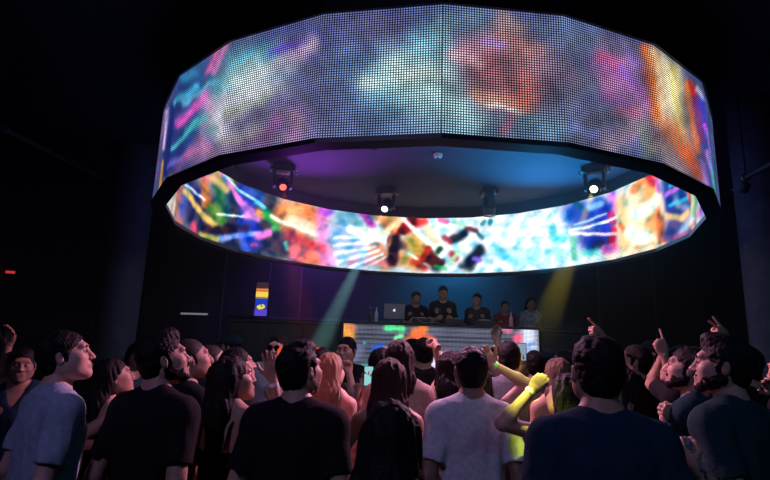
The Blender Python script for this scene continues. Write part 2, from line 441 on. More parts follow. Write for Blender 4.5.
inner = [
    (425, 225, 560, 240, 40, (228, 240, 242), .75),
    # dark left part
    (185, 200, 230, 235, 30, (40, 42, 80), .9), (240, 185, 262, 240, 30, (52, 56, 78), .9), (262, 190, 285, 250, 14, (62, 64, 64), .85),
    (172, 190, 172, 215, 6, (205, 190, 170), .9), (180, 185, 178, 225, 4, (190, 120, 110), .8), (185, 190, 182, 215, 3, (80, 100, 190), .8),
    (204, 178, 207, 205, 5, (215, 130, 70), .9), (196, 190, 192, 205, 6, (50, 60, 130), .7), (218, 175, 222, 215, 6, (60, 120, 80), .9),
    (228, 180, 226, 215, 5, (40, 90, 110), .7), (215, 168, 228, 180, 5, (190, 190, 90), .8), (200, 172, 212, 178, 5, (220, 120, 150), .85),
    (245, 190, 252, 245, 8, (48, 80, 190), .9), (255, 185, 258, 200, 7, (50, 110, 200), .7), (213, 210, 220, 222, 6, (120, 170, 70), .8),
    (220, 173, 252, 215, 3.2, (225, 130, 210), .95), (212, 178, 225, 190, 4, (225, 190, 130), .8), (222, 176, 263, 208, 1.5, (200, 235, 240), .95),
    (255, 203, 264, 208, 2, (90, 200, 230), .9), (183, 192, 212, 226, 3.2, (225, 190, 110), .95), (184, 185, 205, 200, 1.3, (210, 225, 245), .9),
    (216, 215, 250, 216, 1.3, (240, 240, 235), .95), (248, 215, 256, 218, 4, (230, 150, 220), .9), (258, 213, 264, 216, 4, (230, 160, 90), .9),
    (266, 214, 276, 222, 5, (40, 190, 90), .9), (274, 228, 284, 222, 4, (60, 190, 110), .8), (218, 238, 262, 233, 3, (150, 170, 240), .9),
    (200, 235, 215, 239, 3, (190, 190, 90), .85), (192, 225, 196, 238, 4, (205, 80, 110), .85), (258, 236, 268, 232, 4.5, (230, 130, 210), .95),
    (240, 222, 245, 250, 4, (90, 120, 235), .7), (252, 245, 255, 246, 2, (220, 90, 150), .8), (286, 243, 287, 250, 2, (90, 210, 170), .9),
    (300, 245, 300, 262, 10, (120, 60, 40), .7), (225, 228, 245, 228, 5, (40, 34, 60), .7), (205, 230, 225, 230, 4, (60, 40, 50), .7),
    # orange fireball
    (288, 215, 310, 225, 15, (235, 140, 70), .95), (300, 207, 315, 212, 6, (230, 120, 50), .8), (292, 220, 316, 232, 7, (255, 225, 190), .95),
    (270, 216, 318, 236, 2.2, (255, 250, 230), .9), (290, 210, 300, 210, 4, (250, 200, 130), .8), (290, 235, 310, 245, 6, (190, 70, 30), .8),
    (296, 252, 325, 262, 9, (235, 120, 90), .9), (322, 215, 326, 262, 8, (235, 140, 200), .9), (322, 210, 330, 212, 5, (190, 90, 210), .9),
    (312, 246, 328, 250, 5, (215, 60, 60), .6), (330, 250, 334, 262, 5, (250, 180, 230), .8),
    # ray burst
    (345, 215, 352, 225, 12, (110, 170, 190), .95), (340, 235, 360, 262, 14, (150, 180, 220), .85), (362, 212, 374, 228, 4, (150, 60, 160), .95),
    (370, 208, 388, 225, 6, (190, 120, 90), .95), (382, 212, 395, 222, 7, (225, 160, 90), .85), (362, 232, 395, 238, 6, (255, 240, 215), .95),
    (375, 250, 386, 262, 10, (215, 130, 90), .9), (350, 230, 385, 240, 4, (255, 255, 255), .95), (350, 262, 385, 262, 4, (180, 110, 150), .7),
    (335, 246, 375, 240, 1.8, W_, .95), (335, 254, 375, 246, 1.8, W_, .95), (338, 262, 378, 250, 1.8, W_, .95), (350, 267, 382, 254, 1.6, W_, .9),
    (335, 238, 375, 237, 1.8, W_, .95), (365, 268, 388, 256, 1.5, (240, 220, 200), .8), (340, 206, 356, 212, 3, (225, 150, 220), .8),
    # wheel
    (392, 262, 392, 240, 5, (60, 36, 50), .95), (396, 232, 412, 220, 5, (170, 40, 40), .95), (404, 232, 412, 222, 3.5, (60, 30, 50), .9),
    (398, 244, 404, 246, 5, (55, 40, 60), .9), (412, 240, 420, 250, 9, (205, 170, 90), .95), (402, 258, 416, 264, 8, (205, 150, 80), .9),
    (424, 252, 434, 262, 7, (95, 40, 45), .95), (414, 262, 424, 268, 4, (180, 60, 50), .9), (432, 258, 442, 262, 4, (40, 26, 44), .9),
    (416, 222, 424, 222, 5, (205, 50, 50), .9), (410, 219, 414, 219, 3, (60, 80, 60), .8), (428, 232, 434, 244, 7, (255, 230, 200), .9),
    (404, 220, 442, 256, 2.4, (255, 250, 240), .97), (418, 256, 430, 246, 2, (190, 60, 50), .8), (408, 254, 436, 270, 1.5, (220, 240, 225), .9),
    (398, 225, 390, 245, 2, (240, 170, 90), .8), (385, 232, 400, 222, 3, (250, 220, 180), .8),
    (393, 262, 396, 238, 5, (50, 30, 48), .95), (406, 228, 412, 222, 6, (150, 34, 40), .95), (426, 254, 436, 264, 7, (80, 34, 44), .95), (413, 246, 420, 252, 6, (200, 160, 80), .9),
    (404, 220, 442, 256, 2.0, (255, 250, 240), .97), (420, 262, 428, 250, 3.5, (190, 60, 50), .9),
    # flower of white with dark seeds
    (446, 232, 456, 236, 7, (240, 240, 240), .6),
    (452, 240, 464, 234, 4.5, (36, 50, 66), .97), (444, 238, 450, 242, 3, (190, 60, 70), .8), (438, 252, 440, 249, 3, (36, 80, 50), .9),
    (470, 262, 480, 250, 6, (22, 34, 56), .97), (462, 266, 470, 268, 4, (40, 60, 70), .8), (474, 258, 480, 260, 2.5, (120, 100, 220), .9),
    (466, 229, 476, 232, 2.5, (90, 40, 60), .9), (452, 254, 456, 258, 3.5, (160, 50, 60), .85), (478, 235, 482, 238, 2.5, (40, 100, 110), .8),
    (440, 220, 446, 222, 3, (220, 80, 150), .8), (455, 222, 465, 226, 3, (120, 200, 170), .6), (482, 224, 484, 222, 2.5, (20, 130, 130), .8),
    (490, 223, 491, 221, 2.5, (20, 120, 140), .8), (452, 262, 462, 246, 2.5, (190, 240, 190), .8), (436, 266, 446, 268, 2.5, (60, 180, 110), .8),
    (500, 235, 560, 228, 8, (255, 255, 255), .6), (497, 250, 520, 262, 7, (150, 220, 230), .7), (500, 252, 505, 256, 4, (80, 190, 215), .7),
    (552, 228, 554, 238, 4.5, (70, 200, 200), .75), (515, 252, 545, 260, 5, (190, 235, 240), .6), (535, 258, 538, 250, 4, (120, 200, 215), .6),
    (560, 240, 568, 235, 4, (110, 220, 220), .6), (556, 250, 562, 258, 5, (110, 210, 220), .6), (570, 212, 580, 208, 4, (120, 220, 190), .6),
    (573, 240, 575, 256, 4, (60, 180, 150), .75), (565, 215, 575, 225, 4, (200, 245, 250), .7),
    # blue then fire then streaks, right side
    (578, 215, 600, 215, 16, (36, 70, 170), .95), (590, 240, 605, 240, 12, (30, 50, 150), .95), (600, 205, 606, 230, 7, (40, 60, 180), .9),
    (596, 248, 602, 243, 5, (30, 34, 70), .9), (590, 208, 600, 204, 4, (140, 200, 240), .8), (575, 200, 585, 212, 3, (30, 100, 120), .7),
    (585, 252, 600, 252, 4, (120, 220, 210), .8), (606, 250, 616, 246, 5, (225, 110, 170), .9), (612, 240, 614, 230, 4, (210, 30, 60), .95),
    (612, 195, 614, 210, 5, (200, 110, 210), .9), (610, 215, 613, 222, 4, (200, 40, 110), .9), (570, 234, 620, 234, 1.5, (250, 230, 245), .95),
    (570, 232, 618, 218, 1.4, (235, 240, 255), .95), (575, 226, 606, 214, 1.3, (180, 220, 250), .9), (606, 258, 640, 252, 3, (240, 200, 170), .6),
    (622, 200, 626, 245, 8, (245, 205, 150), .95), (640, 190, 645, 240, 13, (250, 225, 185), .95), (650, 180, 655, 225, 9, (235, 160, 90), .85),
    (660, 215, 662, 240, 6, (205, 110, 60), .9), (640, 215, 658, 200, 7, (255, 250, 235), .9), (621, 225, 624, 229, 3, (210, 110, 60), .85),
    (634, 190, 640, 182, 4, (230, 130, 70), .8), (640, 248, 650, 243, 4, (220, 130, 70), .8), (632, 232, 645, 240, 8, (255, 250, 240), .85),
    (645, 170, 652, 182, 5, (225, 50, 60), .9), (655, 174, 660, 192, 3, (235, 120, 200), .9), (662, 195, 663, 215, 2.5, (250, 215, 180), .8),
    (668, 176, 672, 210, 6, (40, 60, 140), .95), (676, 185, 686, 200, 8, (30, 70, 140), .9), (670, 235, 680, 215, 8, (70, 60, 120), .9),
    (668, 196, 690, 178, 2.5, (200, 120, 220), .95), (672, 206, 690, 196, 1.8, (80, 190, 220), .9), (668, 216, 682, 218, 3, (225, 185, 130), .95),
    (682, 218, 694, 206, 2.6, (225, 185, 130), .95), (672, 186, 684, 176, 1.6, (70, 180, 210), .9), (685, 180, 690, 200, 3.5, (200, 110, 90), .9),
    (696, 190, 697, 215, 3.5, (140, 170, 120), .85), (703, 195, 704, 220, 3, (170, 150, 190), .9), (690, 228, 696, 222, 3, (200, 120, 100), .8),
    (676, 238, 690, 232, 3, (150, 70, 130), .8), (700, 215, 704, 208, 2, (200, 90, 170), .7), (620, 255, 665, 244, 2, (250, 225, 190), .7),
]
ring = empty('led_ring', (RC.x, RC.y, ZB)); tag(ring, 'huge round hanging LED screen glowing above the dance floor', 'LED screen')
ring.location = (0, 0, 0)
led_out = led_mat('led_outer', .0204, 3.1, .16, .255)
led_in = led_mat('led_inner', .0212, 1.9, .5)
screen('outer_screen', RO_, False, outer, (70, 80, 130), led_out, ring, 3, False)
screen('inner_screen', RI_, True, inner, (200, 215, 225), led_in, ring, 11, True, gain=1.12, tex=.08)


def ring_band(name, prof, m, parent):   # prof: closed list of (R, z) swept round the facets
    mb = MB(); n = len(prof); vs = []; fs = []
    for i in range(NF):
        for R, z in prof: vs.append(ring_pt(R, i, z))
    for i in range(NF):
        j = (i + 1) % NF
        for k in range(n):
            l = (k + 1) % n; fs.append((i * n + k, j * n + k, j * n + l, i * n + l))
    return mb.add(vs, fs).build(name, m, parent)


rimm = mat('ring_rim_paint', (.012, .014, .02), .45)
ring_band('lower_rim', [(RO_ + .012, ZB - .03), (RO_ + .012, ZB + .012), (RI_ - .012, ZB + .018), (RI_ - .012, ZB - .03)], rimm, ring)
ring_band('upper_rim', [(RO_ + .02, ZT - .012), (RO_ + .02, ZT + .17), (RI_ + .02, ZT + .17), (RI_ + .02, ZT - .012)], rimm, ring)
ring_band('core', [(RO_ - .02, ZB + .012), (RO_ - .02, ZT - .012), (RI_ + .02, ZT - .012), (RI_ + .02, ZB + .012)], BLACK, ring)
ring_band('inner_band', [(RI_ + .015, ZT + .0), (RI_ + .015, ZT + .2), (RI_ - .01, ZT + .2), (RI_ - .01, ZT + .0)], rimm, ring)
canm = mat('canopy_paint', (.05, .05, .065), .75, spec=.12, noise=(.055, .055, .075), scale=2)
mb = MB(); mb.add([ring_pt(RI_ - .0, i, ZT + .2 + d) for d in (0, .05) for i in range(NF)],
                  [tuple(range(NF - 1, -1, -1)), tuple(range(NF, 2 * NF))] + [(i, (i + 1) % NF, NF + (i + 1) % NF, NF + i) for i in range(NF)])
mb.build('canopy', canm, ring)
ZC = ZT + .2
for k in range(11):
    p = ring_pt((RO_ + RI_) / 2, k * 2 + .5, ZT + .17)
    MB().tube([p, (p.x, p.y, CEIL)], .012, 8).build('hanging_rod', BLACK, ring)

# ------------------------------------------------------------------ moving head lamps


def moving_head(px, py, lens_px, target, col, power, deg, label, lens_rgb=None, near=False, s=1.05, ls=6):
    base = atz(px, py, ZC)
    lens = atz(*lens_px, ZC - .45)
    if near: base = Vector((lens.x, lens.y + .05, ZC))
    piv = Vector((base.x, base.y, ZC - .28 * s))
    root = empty('moving_head_lamp', (base.x, base.y, ZC)); tag(root, label, 'stage lamp', 'moving head lamps under the ring')
    aim = (Vector(target) - piv).normalized()
    az = math.atan2(aim.x, -aim.y)
    R = Matrix.Rotation(az, 4, 'Z')
    MB().box(-.16, .16, -.12, .12, -.10, -.002, R @ Matrix.Scale(s, 4), .015).build('base', BLACK, root)
    for sx in (-1, 1):
        c = MB(); c.tube([(sx * .14 * s, -.0, -.05 * s), (sx * .20 * s, -.03, -.05 * s), (sx * .205 * s, -.04, -.10 * s), (sx * .17 * s, -.05, -.125 * s)], .012 * s, 8, R)
        c.build('clamp', METAL, root, True)
        y = MB(); y.box(sx * .122 - .018, sx * .122 + .018, -.06, .06, -.34, -.09, R @ Matrix.Scale(s, 4), .006); y.build('yoke_arm', BLACK, root)
    q = aim.to_track_quat('Z', 'Y').to_matrix().to_4x4()
    L = piv - base; M = Matrix.Translation(L) @ q @ Matrix.Scale(s, 4)
    h = MB().lathe([(.06, -.12), (.088, -.10), (.10, -.03), (.10, .06), (.088, .1), (.088, .155), (.052, .158), (.050, .14)], 24, M)
    h = h.build('lamp_body', DARKP, root, True)
    lc = lens_rgb or col
    MB().lathe([(.050, .1405), (.04, .148), (.001, .152)], 20, M).build('lens', emat('lens_glow_' + label[:6] + str(px), lc, ls), h, True)
    if power > 0:
        spot('beam_' + str(px), piv + aim * .17 * s, target, power, col, deg, .5, .03)
    return root


RED = (1.0, .05, .04); TEAL = (.45, 1.0, .95); YEL = (1.0, .82, .08)
moving_head(284, 166, (288, 191), at(312, 396, 4.2), RED, 5000, 4.6, 'moving head lamp with red lens at the left under the ring', (1, .16, .12), ls=1.6)
moving_head(387, 189, (386, 208), at(316, 352, 6.2), TEAL, 30000, 4.0, 'moving head lamp with bright white lens left of centre', (1, 1, 1), ls=9)
moving_head(489, 190, (490, 211), at(492, 300, 9.0), (1, .2, .25), 0, 8, 'moving head lamp with dull red lens right of centre', (1, .25, .25), ls=.8)
moving_head(594, 167, (592, 188), at(524, 384, 4.1), YEL, 17000, 4.2, 'moving head lamp with yellow-white lens at the right under the ring', (1, .95, .5), ls=9)
moving_head(372, 146, (373, 150), at(378, 240, 7.6), RED, 0, 9, 'moving head lamp with red lens behind the near rim left', (1, .10, .12), near=True, s=.9, ls=1.6)
moving_head(513, 146, (512, 149), at(520, 200, 8.0), (.3, .3, 1), 0, 9, 'dark moving head lamp behind the near rim, right', (.9, .25, .5), near=True, s=.7, ls=.5)
# smoke detector
p = atz(438, 154, ZC)
sd = empty('smoke_detector', (p.x, p.y, ZC)); tag(sd, 'small white round smoke detector on the ring canopy', 'smoke detector')
MB().lathe([(.03, -.062), (.05, -.055), (.062, -.03), (.065, -.002)], 24).build('housing', mat('white_plastic', (.7, .7, .72), .4), sd, True)
MB().lathe([(.001, -.072), (.02, -.07), (.026, -.06)], 16).build('sensor', DARKP, sd, True)

# unseen up-lights added to tint the canopy, and side beam from the right
spot('canopy_fill_blue', (2.6, 8.9, 3.2), (2.3, 7.0, ZC), 700, (.0, .38, 1.0), 110, 1, .1)
spot('canopy_fill_violet', (-1.5, 8.9, 3.2), (-1.0, 6.8, ZC), 480, (.42, .07, .9), 100, 1, .1)
spot('side_beam', at(812, 142, 6.2), at(660, 236, 7.2), 2500, (.45, .85, 1.0), 3.6, .5, .03)

# ------------------------------------------------------------------ haze
wn = w.node_tree; vs_ = wn.nodes.new('ShaderNodeVolumeScatter'); vs_.inputs['Density'].default_value = .0065
vs_.inputs['Color'].default_value = (.95, .97, 1, 1); vs_.inputs['Anisotropy'].default_value = .25
_g = wn.nodes.new('ShaderNodeNewGeometry'); _x = wn.nodes.new('ShaderNodeSeparateXYZ'); wn.links.new(_g.outputs['Position'], _x.inputs[0])
_r = wn.nodes.new('ShaderNodeMapRange'); _r.inputs['From Min'].default_value = 4.5; _r.inputs['From Max'].default_value = 5.2
_r.inputs['To Min'].default_value = 0.0; _r.inputs['To Max'].default_value = .0085
wn.links.new(_x.outputs[1], _r.inputs['Value']); wn.links.new(_r.outputs[0], vs_.inputs['Density'])   # denser towards the stage
w.cycles.volume_step_size = 1.0
wn.links.new(vs_.outputs[0], wn.nodes['World Output'].inputs['Volume'])      # thin stage haze, kept off the near crowd to avoid a pink veil
# ------------------------------------------------------------------ implicit-surface figures


class Field:
    def __init__(s, lo, hi, h):
        s.h = h; s.o = np.array(lo, float); s.n = [max(3, int(math.ceil((hi[i] - lo[i]) / h)) + 1) for i in range(3)]
        s.ax = [s.o[i] + h * np.arange(s.n[i]) for i in range(3)]
        s.F = np.full(s.n, 9.0, np.float32)

    def _sub(s, lo, hi):
        sl = []
        for i in range(3):
            a = int(max(0, math.floor((lo[i] - s.o[i]) / s.h))); b = int(min(s.n[i], math.ceil((hi[i] - s.o[i]) / s.h) + 1))
            if b <= a: return None
            sl.append(slice(a, b))
        X = s.ax[0][sl[0]][:, None, None]; Y = s.ax[1][sl[1]][None, :, None]; Z = s.ax[2][sl[2]][None, None, :]
        return tuple(sl), X, Y, Z

    def _mix(s, sl, d, k, op):
        f = s.F[sl]
        if op == 'u':
            if k > 0:
                h = np.maximum(k - np.abs(f - d), 0) / k; s.F[sl] = np.minimum(f, d) - h * h * k * .25
            else: s.F[sl] = np.minimum(f, d)
        elif op == 's':
            d = -d
            if k > 0:
                h = np.maximum(k - np.abs(f - d), 0) / k; s.F[sl] = np.maximum(f, d) + h * h * k * .25
            else: s.F[sl] = np.maximum(f, d)

    def cone(s, a, b, ra, rb, k=.02, op='u', flat=False, sq=None):
        a = np.array(a, float); b = np.array(b, float); m = max(ra, rb) * (max(sq) if sq else 1) + k + 2 * s.h
        r = s._sub(np.minimum(a, b) - m, np.maximum(a, b) + m)
        if r is None: return s
        sl, X, Y, Z = r
        sx, sy, sz = sq or (1, 1, 1)
        ab = (b - a) / np.array([sx, sy, sz]); L2 = max(ab @ ab, 1e-9)
        px, py, pz = (X - a[0]) / sx, (Y - a[1]) / sy, (Z - a[2]) / sz
        t = np.clip((px * ab[0] + py * ab[1] + pz * ab[2]) / L2, 0, 1)
        d = np.sqrt((px - t * ab[0]) ** 2 + (py - t * ab[1]) ** 2 + (pz - t * ab[2]) ** 2) - (ra + t * (rb - ra))
        if flat:
            L = math.sqrt(L2); d = np.maximum(d, (px * ab[0] + py * ab[1] + pz * ab[2]) / L - L)
        s._mix(sl, d, k, op); return s

    def ell(s, c, r, k=.02, op='u', R=None):
        c = np.array(c, float); r = np.array(r, float); m = (r.max() if R is not None else r) + k + 2 * s.h
        q = s._sub(c - m, c + m)
        if q is None: return s
        sl, X, Y, Z = q; x, y, z = X - c[0], Y - c[1], Z - c[2]
        if R is not None:
            R = np.array(R)[:3, :3]
            x, y, z = (R[0, 0] * x + R[1, 0] * y + R[2, 0] * z, R[0, 1] * x + R[1, 1] * y + R[2, 1] * z, R[0, 2] * x + R[1, 2] * y + R[2, 2] * z)
        k0 = np.sqrt((x / r[0]) ** 2 + (y / r[1]) ** 2 + (z / r[2]) ** 2)
        k1 = np.sqrt((x / r[0] ** 2) ** 2 + (y / r[1] ** 2) ** 2 + (z / r[2] ** 2) ** 2) + 1e-6
        s._mix(sl, k0 * (k0 - 1) / k1, k, op); return s

    def loft(s, st, k=.02, infl=0.0):
        st = np.array(st, float); m = st[:, 1:3].max() + infl + k + .05
        r = s._sub((-m, -m, st[0, 0] - .03), (m, m, st[-1, 0] + .03))
        if r is None: return s
        sl, X, Y, Z = r; z = Z[0, 0]
        rx = np.interp(z, st[:, 0], st[:, 1]) + infl; ry = np.interp(z, st[:, 0], st[:, 2]) + infl; yo = np.interp(z, st[:, 0], st[:, 3])
        ker = np.array([1, 2, 3, 2, 1.]) / 9
        if len(z) > 9:
            pad = lambda v: np.convolve(np.concatenate([[v[0]] * 2, v, [v[-1]] * 2]), ker, 'valid')
            rx, ry, yo = pad(rx), pad(ry), pad(yo)
        x = X / rx; y = (Y - yo) / ry
        k0 = (np.abs(x) ** 2.3 + np.abs(y) ** 2.3) ** (1 / 2.3)
        d = (k0 - 1) * np.minimum(rx, ry)
        d = np.maximum(d, np.maximum(st[0, 0] - z, z - st[-1, 0])[None, None, :])
        s._mix(sl, d, k, 'u'); return s

    def cut(s, fn, k=0):      # keep where fn(X,Y,Z) < 0
        X = s.ax[0][:, None, None]; Y = s.ax[1][None, :, None]; Z = s.ax[2][None, None, :]
        s.F = np.maximum(s.F, fn(X, Y, Z)).astype(np.float32); return s

    def add(s, fn):
        X = s.ax[0][:, None, None]; Y = s.ax[1][None, :, None]; Z = s.ax[2][None, None, :]
        s.F = (s.F + fn(X, Y, Z)).astype(np.float32); return s

    def mesh(s):              # surface nets
        F = s.F
        F[0] = F[-1] = 1; F[:, 0] = F[:, -1] = 1; F[:, :, 0] = F[:, :, -1] = 1
        S = F < 0
        nx, ny, nz = F.shape
        cs = np.zeros((nx - 1, ny - 1, nz - 1), np.uint8)
        for i in (0, 1):
            for j in (0, 1):
                for k in (0, 1):
                    cs += S[i:nx - 1 + i, j:ny - 1 + j, k:nz - 1 + k]
        act = (cs > 0) & (cs < 8)
        idx = np.argwhere(act)
        if len(idx) == 0: return np.zeros((0, 3)), np.zeros((0, 4), int)
        ids = np.full(act.shape, -1, np.int64); ids[act] = np.arange(len(idx))
        acc = np.zeros((len(idx), 3)); cnt = np.zeros(len(idx))
        cor = [(i, j, k) for i in (0, 1) for j in (0, 1) for k in (0, 1)]
        val = {c: F[idx[:, 0] + c[0], idx[:, 1] + c[1], idx[:, 2] + c[2]].astype(float) for c in cor}
        for c in cor:
            for a in range(3):
                if c[a]: continue
                e = list(c); e[a] = 1; e = tuple(e)
                va, vb = val[c], val[e]; mm = (va < 0) != (vb < 0)
                t = np.where(mm, va / np.where(mm, va - vb, 1), 0)
                p = np.tile(np.array(c, float), (len(idx), 1)); p[:, a] = t
                acc += p * mm[:, None]; cnt += mm
        V = (idx + acc / cnt[:, None]) * s.h + s.o
        Q = []
        for a in range(3):
            b, c = (a + 1) % 3, (a + 2) % 3
            A = S.take(range(0, F.shape[a] - 1), a); B = S.take(range(1, F.shape[a]), a)
            e = np.argwhere(A != B)
            e = e[(e[:, b] > 0) & (e[:, c] > 0) & (e[:, b] < F.shape[b] - 1) & (e[:, c] < F.shape[c] - 1)]
            if not len(e): continue
            flip = A[e[:, 0], e[:, 1], e[:, 2]]

            def g(db, dc):
                q = e.copy(); q[:, b] += db; q[:, c] += dc; return ids[q[:, 0], q[:, 1], q[:, 2]]
            q = np.stack([g(-1, -1), g(0, -1), g(0, 0), g(-1, 0)], 1)
            q[~flip] = q[~flip][:, ::-1]
            Q.append(q)
        return V, np.concatenate(Q)


def combine(parts):
    V = []; Q = []; n = 0
    for v, q in parts:
        if not len(v): continue
        V.append(v); Q.append(q + n); n += len(v)
    return np.concatenate(V), np.concatenate(Q)


def xf(vq, M):
    M = np.array(M); v, q = vq
    return v @ M[:3, :3].T + M[:3, 3], q


def mobj(name, vq, m, parent=None):
    v, q = vq; me = bpy.data.meshes.new(name)
    me.vertices.add(len(v)); me.vertices.foreach_set('co', v.astype(np.float32).ravel())
    me.loops.add(len(q) * 4); me.loops.foreach_set('vertex_index', q.astype(np.int32).ravel())
    me.polygons.add(len(q)); me.polygons.foreach_set('loop_start', np.arange(0, len(q) * 4, 4, dtype=np.int32))
    try: me.polygons.foreach_set('loop_total', np.full(len(q), 4, np.int32))
    except Exception: pass
    me.polygons.foreach_set('use_smooth', np.ones(len(q), bool))
    me.update(calc_edges=True); me.materials.append(m)
    return link(bpy.data.objects.new(name, me), parent)


def wob(seed, amp, fx, fy, fz, n=7):
    rs = np.random.RandomState(seed)
    fr = rs.randn(n, 3) * np.array([fx, fy, fz]); ph = rs.rand(n) * 6.28

    def fn(X, Y, Z):
        o = 0
        for i in range(n): o = o + np.sin(X * fr[i, 0] + Y * fr[i, 1] + Z * fr[i, 2] + ph[i])
        return o * (amp / math.sqrt(n))
    return fn


def rot3(yaw=0, pitch=0, roll=0):   # yaw clockwise seen from above, pitch up
    return Matrix.Rotation(-yaw, 4, 'Z') @ Matrix.Rotation(pitch, 4, 'X') @ Matrix.Rotation(roll, 4, 'Y')


TM = [(.86, .145, .105, 0), (.93, .160, .118, -.01), (1.00, .152, .108, -.004), (1.08, .143, .10, 0), (1.18, .148, .106, .004), (1.28, .158, .114, .006), (1.36, .162, .108, 0), (1.42, .142, .086, -.008), (1.465, .095, .065, -.014)]
TF = [(.85, .150, .105, 0), (.92, .178, .125, -.014), (1.00, .158, .108, -.006), (1.09, .118, .085, 0), (1.18, .130, .092, .002), (1.27, .145, .098, .002), (1.35, .150, .092, -.004), (1.41, .128, .074, -.012), (1.45, .085, .056, -.016)]


def head_field(h, fem, neck_to, res_lo=None):
    f = Field((-.13, -.17, -.26), (.13, .15, .15), h)
    j = .9 if fem else 1.0
    f.cone((0, -.022, -.05), neck_to, .055 * j, .060 * j, 0)
    f.ell((0, -.016, .030), (.077, .097, .088), .02)
    f.ell((0, .030, -.020), (.064, .062, .088), .02)
    f.ell((0, .045, -.062), (.044 * j, .046, .046), .02)
    for sx in (-1, 1):
        f.cone((sx * .054 * j, .002, -.052), (sx * .016, .066, -.092), .020, .017, .03)
        f.ell((sx * .044, .062, -.018), (.022, .022, .020), .025)
        f.ell((sx * .046, .024, -.042), (.024, .046, .040), .03)
    f.ell((0, .073, -.094), (.021 * j, .017, .017), .018)
    f.cone((-.034, .079, .030), (.034, .079, .030), .012 if fem else .014, .012 if fem else .014, .02)
    for sx in (-1, 1):
        f.ell((sx * .031, .098, .006), (.019, .017, .013), .016, 's')
    f.cone((0, .086, .016), (0, .107, -.026), .0080, .0120, .012)
    for sx in (-1, 1): f.ell((sx * .011, .097, -.030), (.009, .010, .008), .006)
    f.cone((-.019, .088, -.055), (.019, .088, -.055), .0085, .0085, .007)
    f.cone((-.016, .086, -.067), (.016, .086, -.067), .0095, .0095, .007)
    f.cone((-.022, .101, -.061), (.022, .101, -.061), .0035, .0035, .004, 's')
    for sx in (-1, 1):
        Re = Matrix.Rotation(sx * -.35, 3, 'Z')
        f.ell((sx * .080, -.010, -.006), (.009, .017, .029), .004, 'u', Re)
        f.ell((sx * .091, -.004, .000), (.008, .010, .018), .005, 's', Re)
        f.ell((sx * .031, .080, .006), (.0125, .0125, .0125), .003)
    return f.mesh()


def hand_mesh(h, pose, side):
    """wrist at origin, fingers along +y, palm faces -z, thumb towards -x*side"""
    f = Field((-.10, -.09, -.12), (.10, .22, .09), h)
    th = -side
    f.cone((0, -.09, 0), (0, .005, 0), .031, .0265, 0, sq=(1, 1, .82))
    f.ell((th * .0, .05, 0), (.043, .056, .0165), .02)
    f.ell((th * .024, .035, -.008), (.018, .032, .016), .015)
    curls = {'relax': (.35, .45, .5, .55), 'open': (.08, .05, .05, .12), 'fist': (1.5, 1.5, 1.5, 1.5), 'point': (.03, 1.5, 1.55, 1.55),
             'peace': (.05, .08, 1.5, 1.5), 'hold': (.85, .9, .95, 1.0), 'pinch': (.6, .9, 1.1, 1.2)}[pose]
    bx = [.030, .010, -.010, -.028]; by = [.092, .098, .094, .084]; ln = [.075, .083, .077, .060]
    spr = [.10, .02, -.05, -.14] if pose in ('open', 'peace') else [.04, .01, -.02, -.06]
    if pose == 'peace': spr = [.22, -.10, -.05, -.1]
    for i in range(4):
        p = np.array([th * bx[i], by[i] - .008, 0.0]); a = 0; c = curls[i]; sp = spr[i]
        r = .0092 - .0006 * (i == 3) * 2
        L = ln[i] * np.array([.46, .30, .24])
        f.cone((th * bx[i] * .6, .05, 0), p, .0125, r + .0012, .008)
        for k in range(3):
            a += c * (1.0, 1.05, .7)[k]
            d = np.array([th * sp * math.cos(a), math.cos(a), -math.sin(a)]); q = p + d / np.linalg.norm(d) * L[k]
            f.cone(p, q, r, r * .92, .003); p = q; r *= .92
    if pose in ('fist', 'point', 'peace'): tp = [(th * .026, .030, -.008), (th * .040, .062, -.026), (th * .018, .082, -.040), (-th * .004, .084, -.043)]
    elif pose in ('hold', 'pinch'): tp = [(th * .026, .028, -.008), (th * .052, .050, -.030), (th * .050, .078, -.052), (th * .040, .098, -.064)]
    else: tp = [(th * .026, .028, -.006), (th * .056, .055, -.016), (th * .070, .082, -.020), (th * .074, .106, -.022)]
    for k in range(3): f.cone(tp[k], tp[k + 1], .0135 - .0018 * k, .0118 - .0018 * k, .006)
    return f.mesh()


def frame(y, zhint):          # matrix whose +y is y and -z roughly zhint (palm direction)
    y = Vector(y).normalized(); z = -(Vector(zhint) - y * Vector(zhint).dot(y))
    if z.length < 1e-3: z = y.orthogonal()
    z.normalize(); x = y.cross(z)
    return Matrix((x, y, z)).transposed().to_4x4()


SKINS = {'light': ((.50, .30, .23), (.44, .25, .19)), 'tan': ((.38, .22, .155), (.33, .18, .125)), 'brown': ((.22, .125, .085), (.19, .10, .07))}
CLOTH = {'black': (.008, .008, .010), 'navy': (.010, .030, .055), 'white': (.55, .56, .60), 'lightblue': (.30, .36, .46), 'teal': (.010, .035, .042),
         'grey': (.16, .18, .20), 'green': (.05, .12, .11), 'denim': (.03, .045, .08), 'jeans': (.08, .13, .20), 'tan': (.34, .26, .22),
         'red': (.30, .03, .03), 'darkgrey': (.03, .032, .038), 'pattern': (.42, .44, .50), 'camel': (.35, .20, .12)}
HAIR = {'black': (.006, .005, .006), 'brown': (.022, .013, .010), 'blond': (.26, .17, .11), 'highlight': (.12, .075, .05), 'shaved': (.03, .022, .02), 'auburn': (.035, .014, .012)}


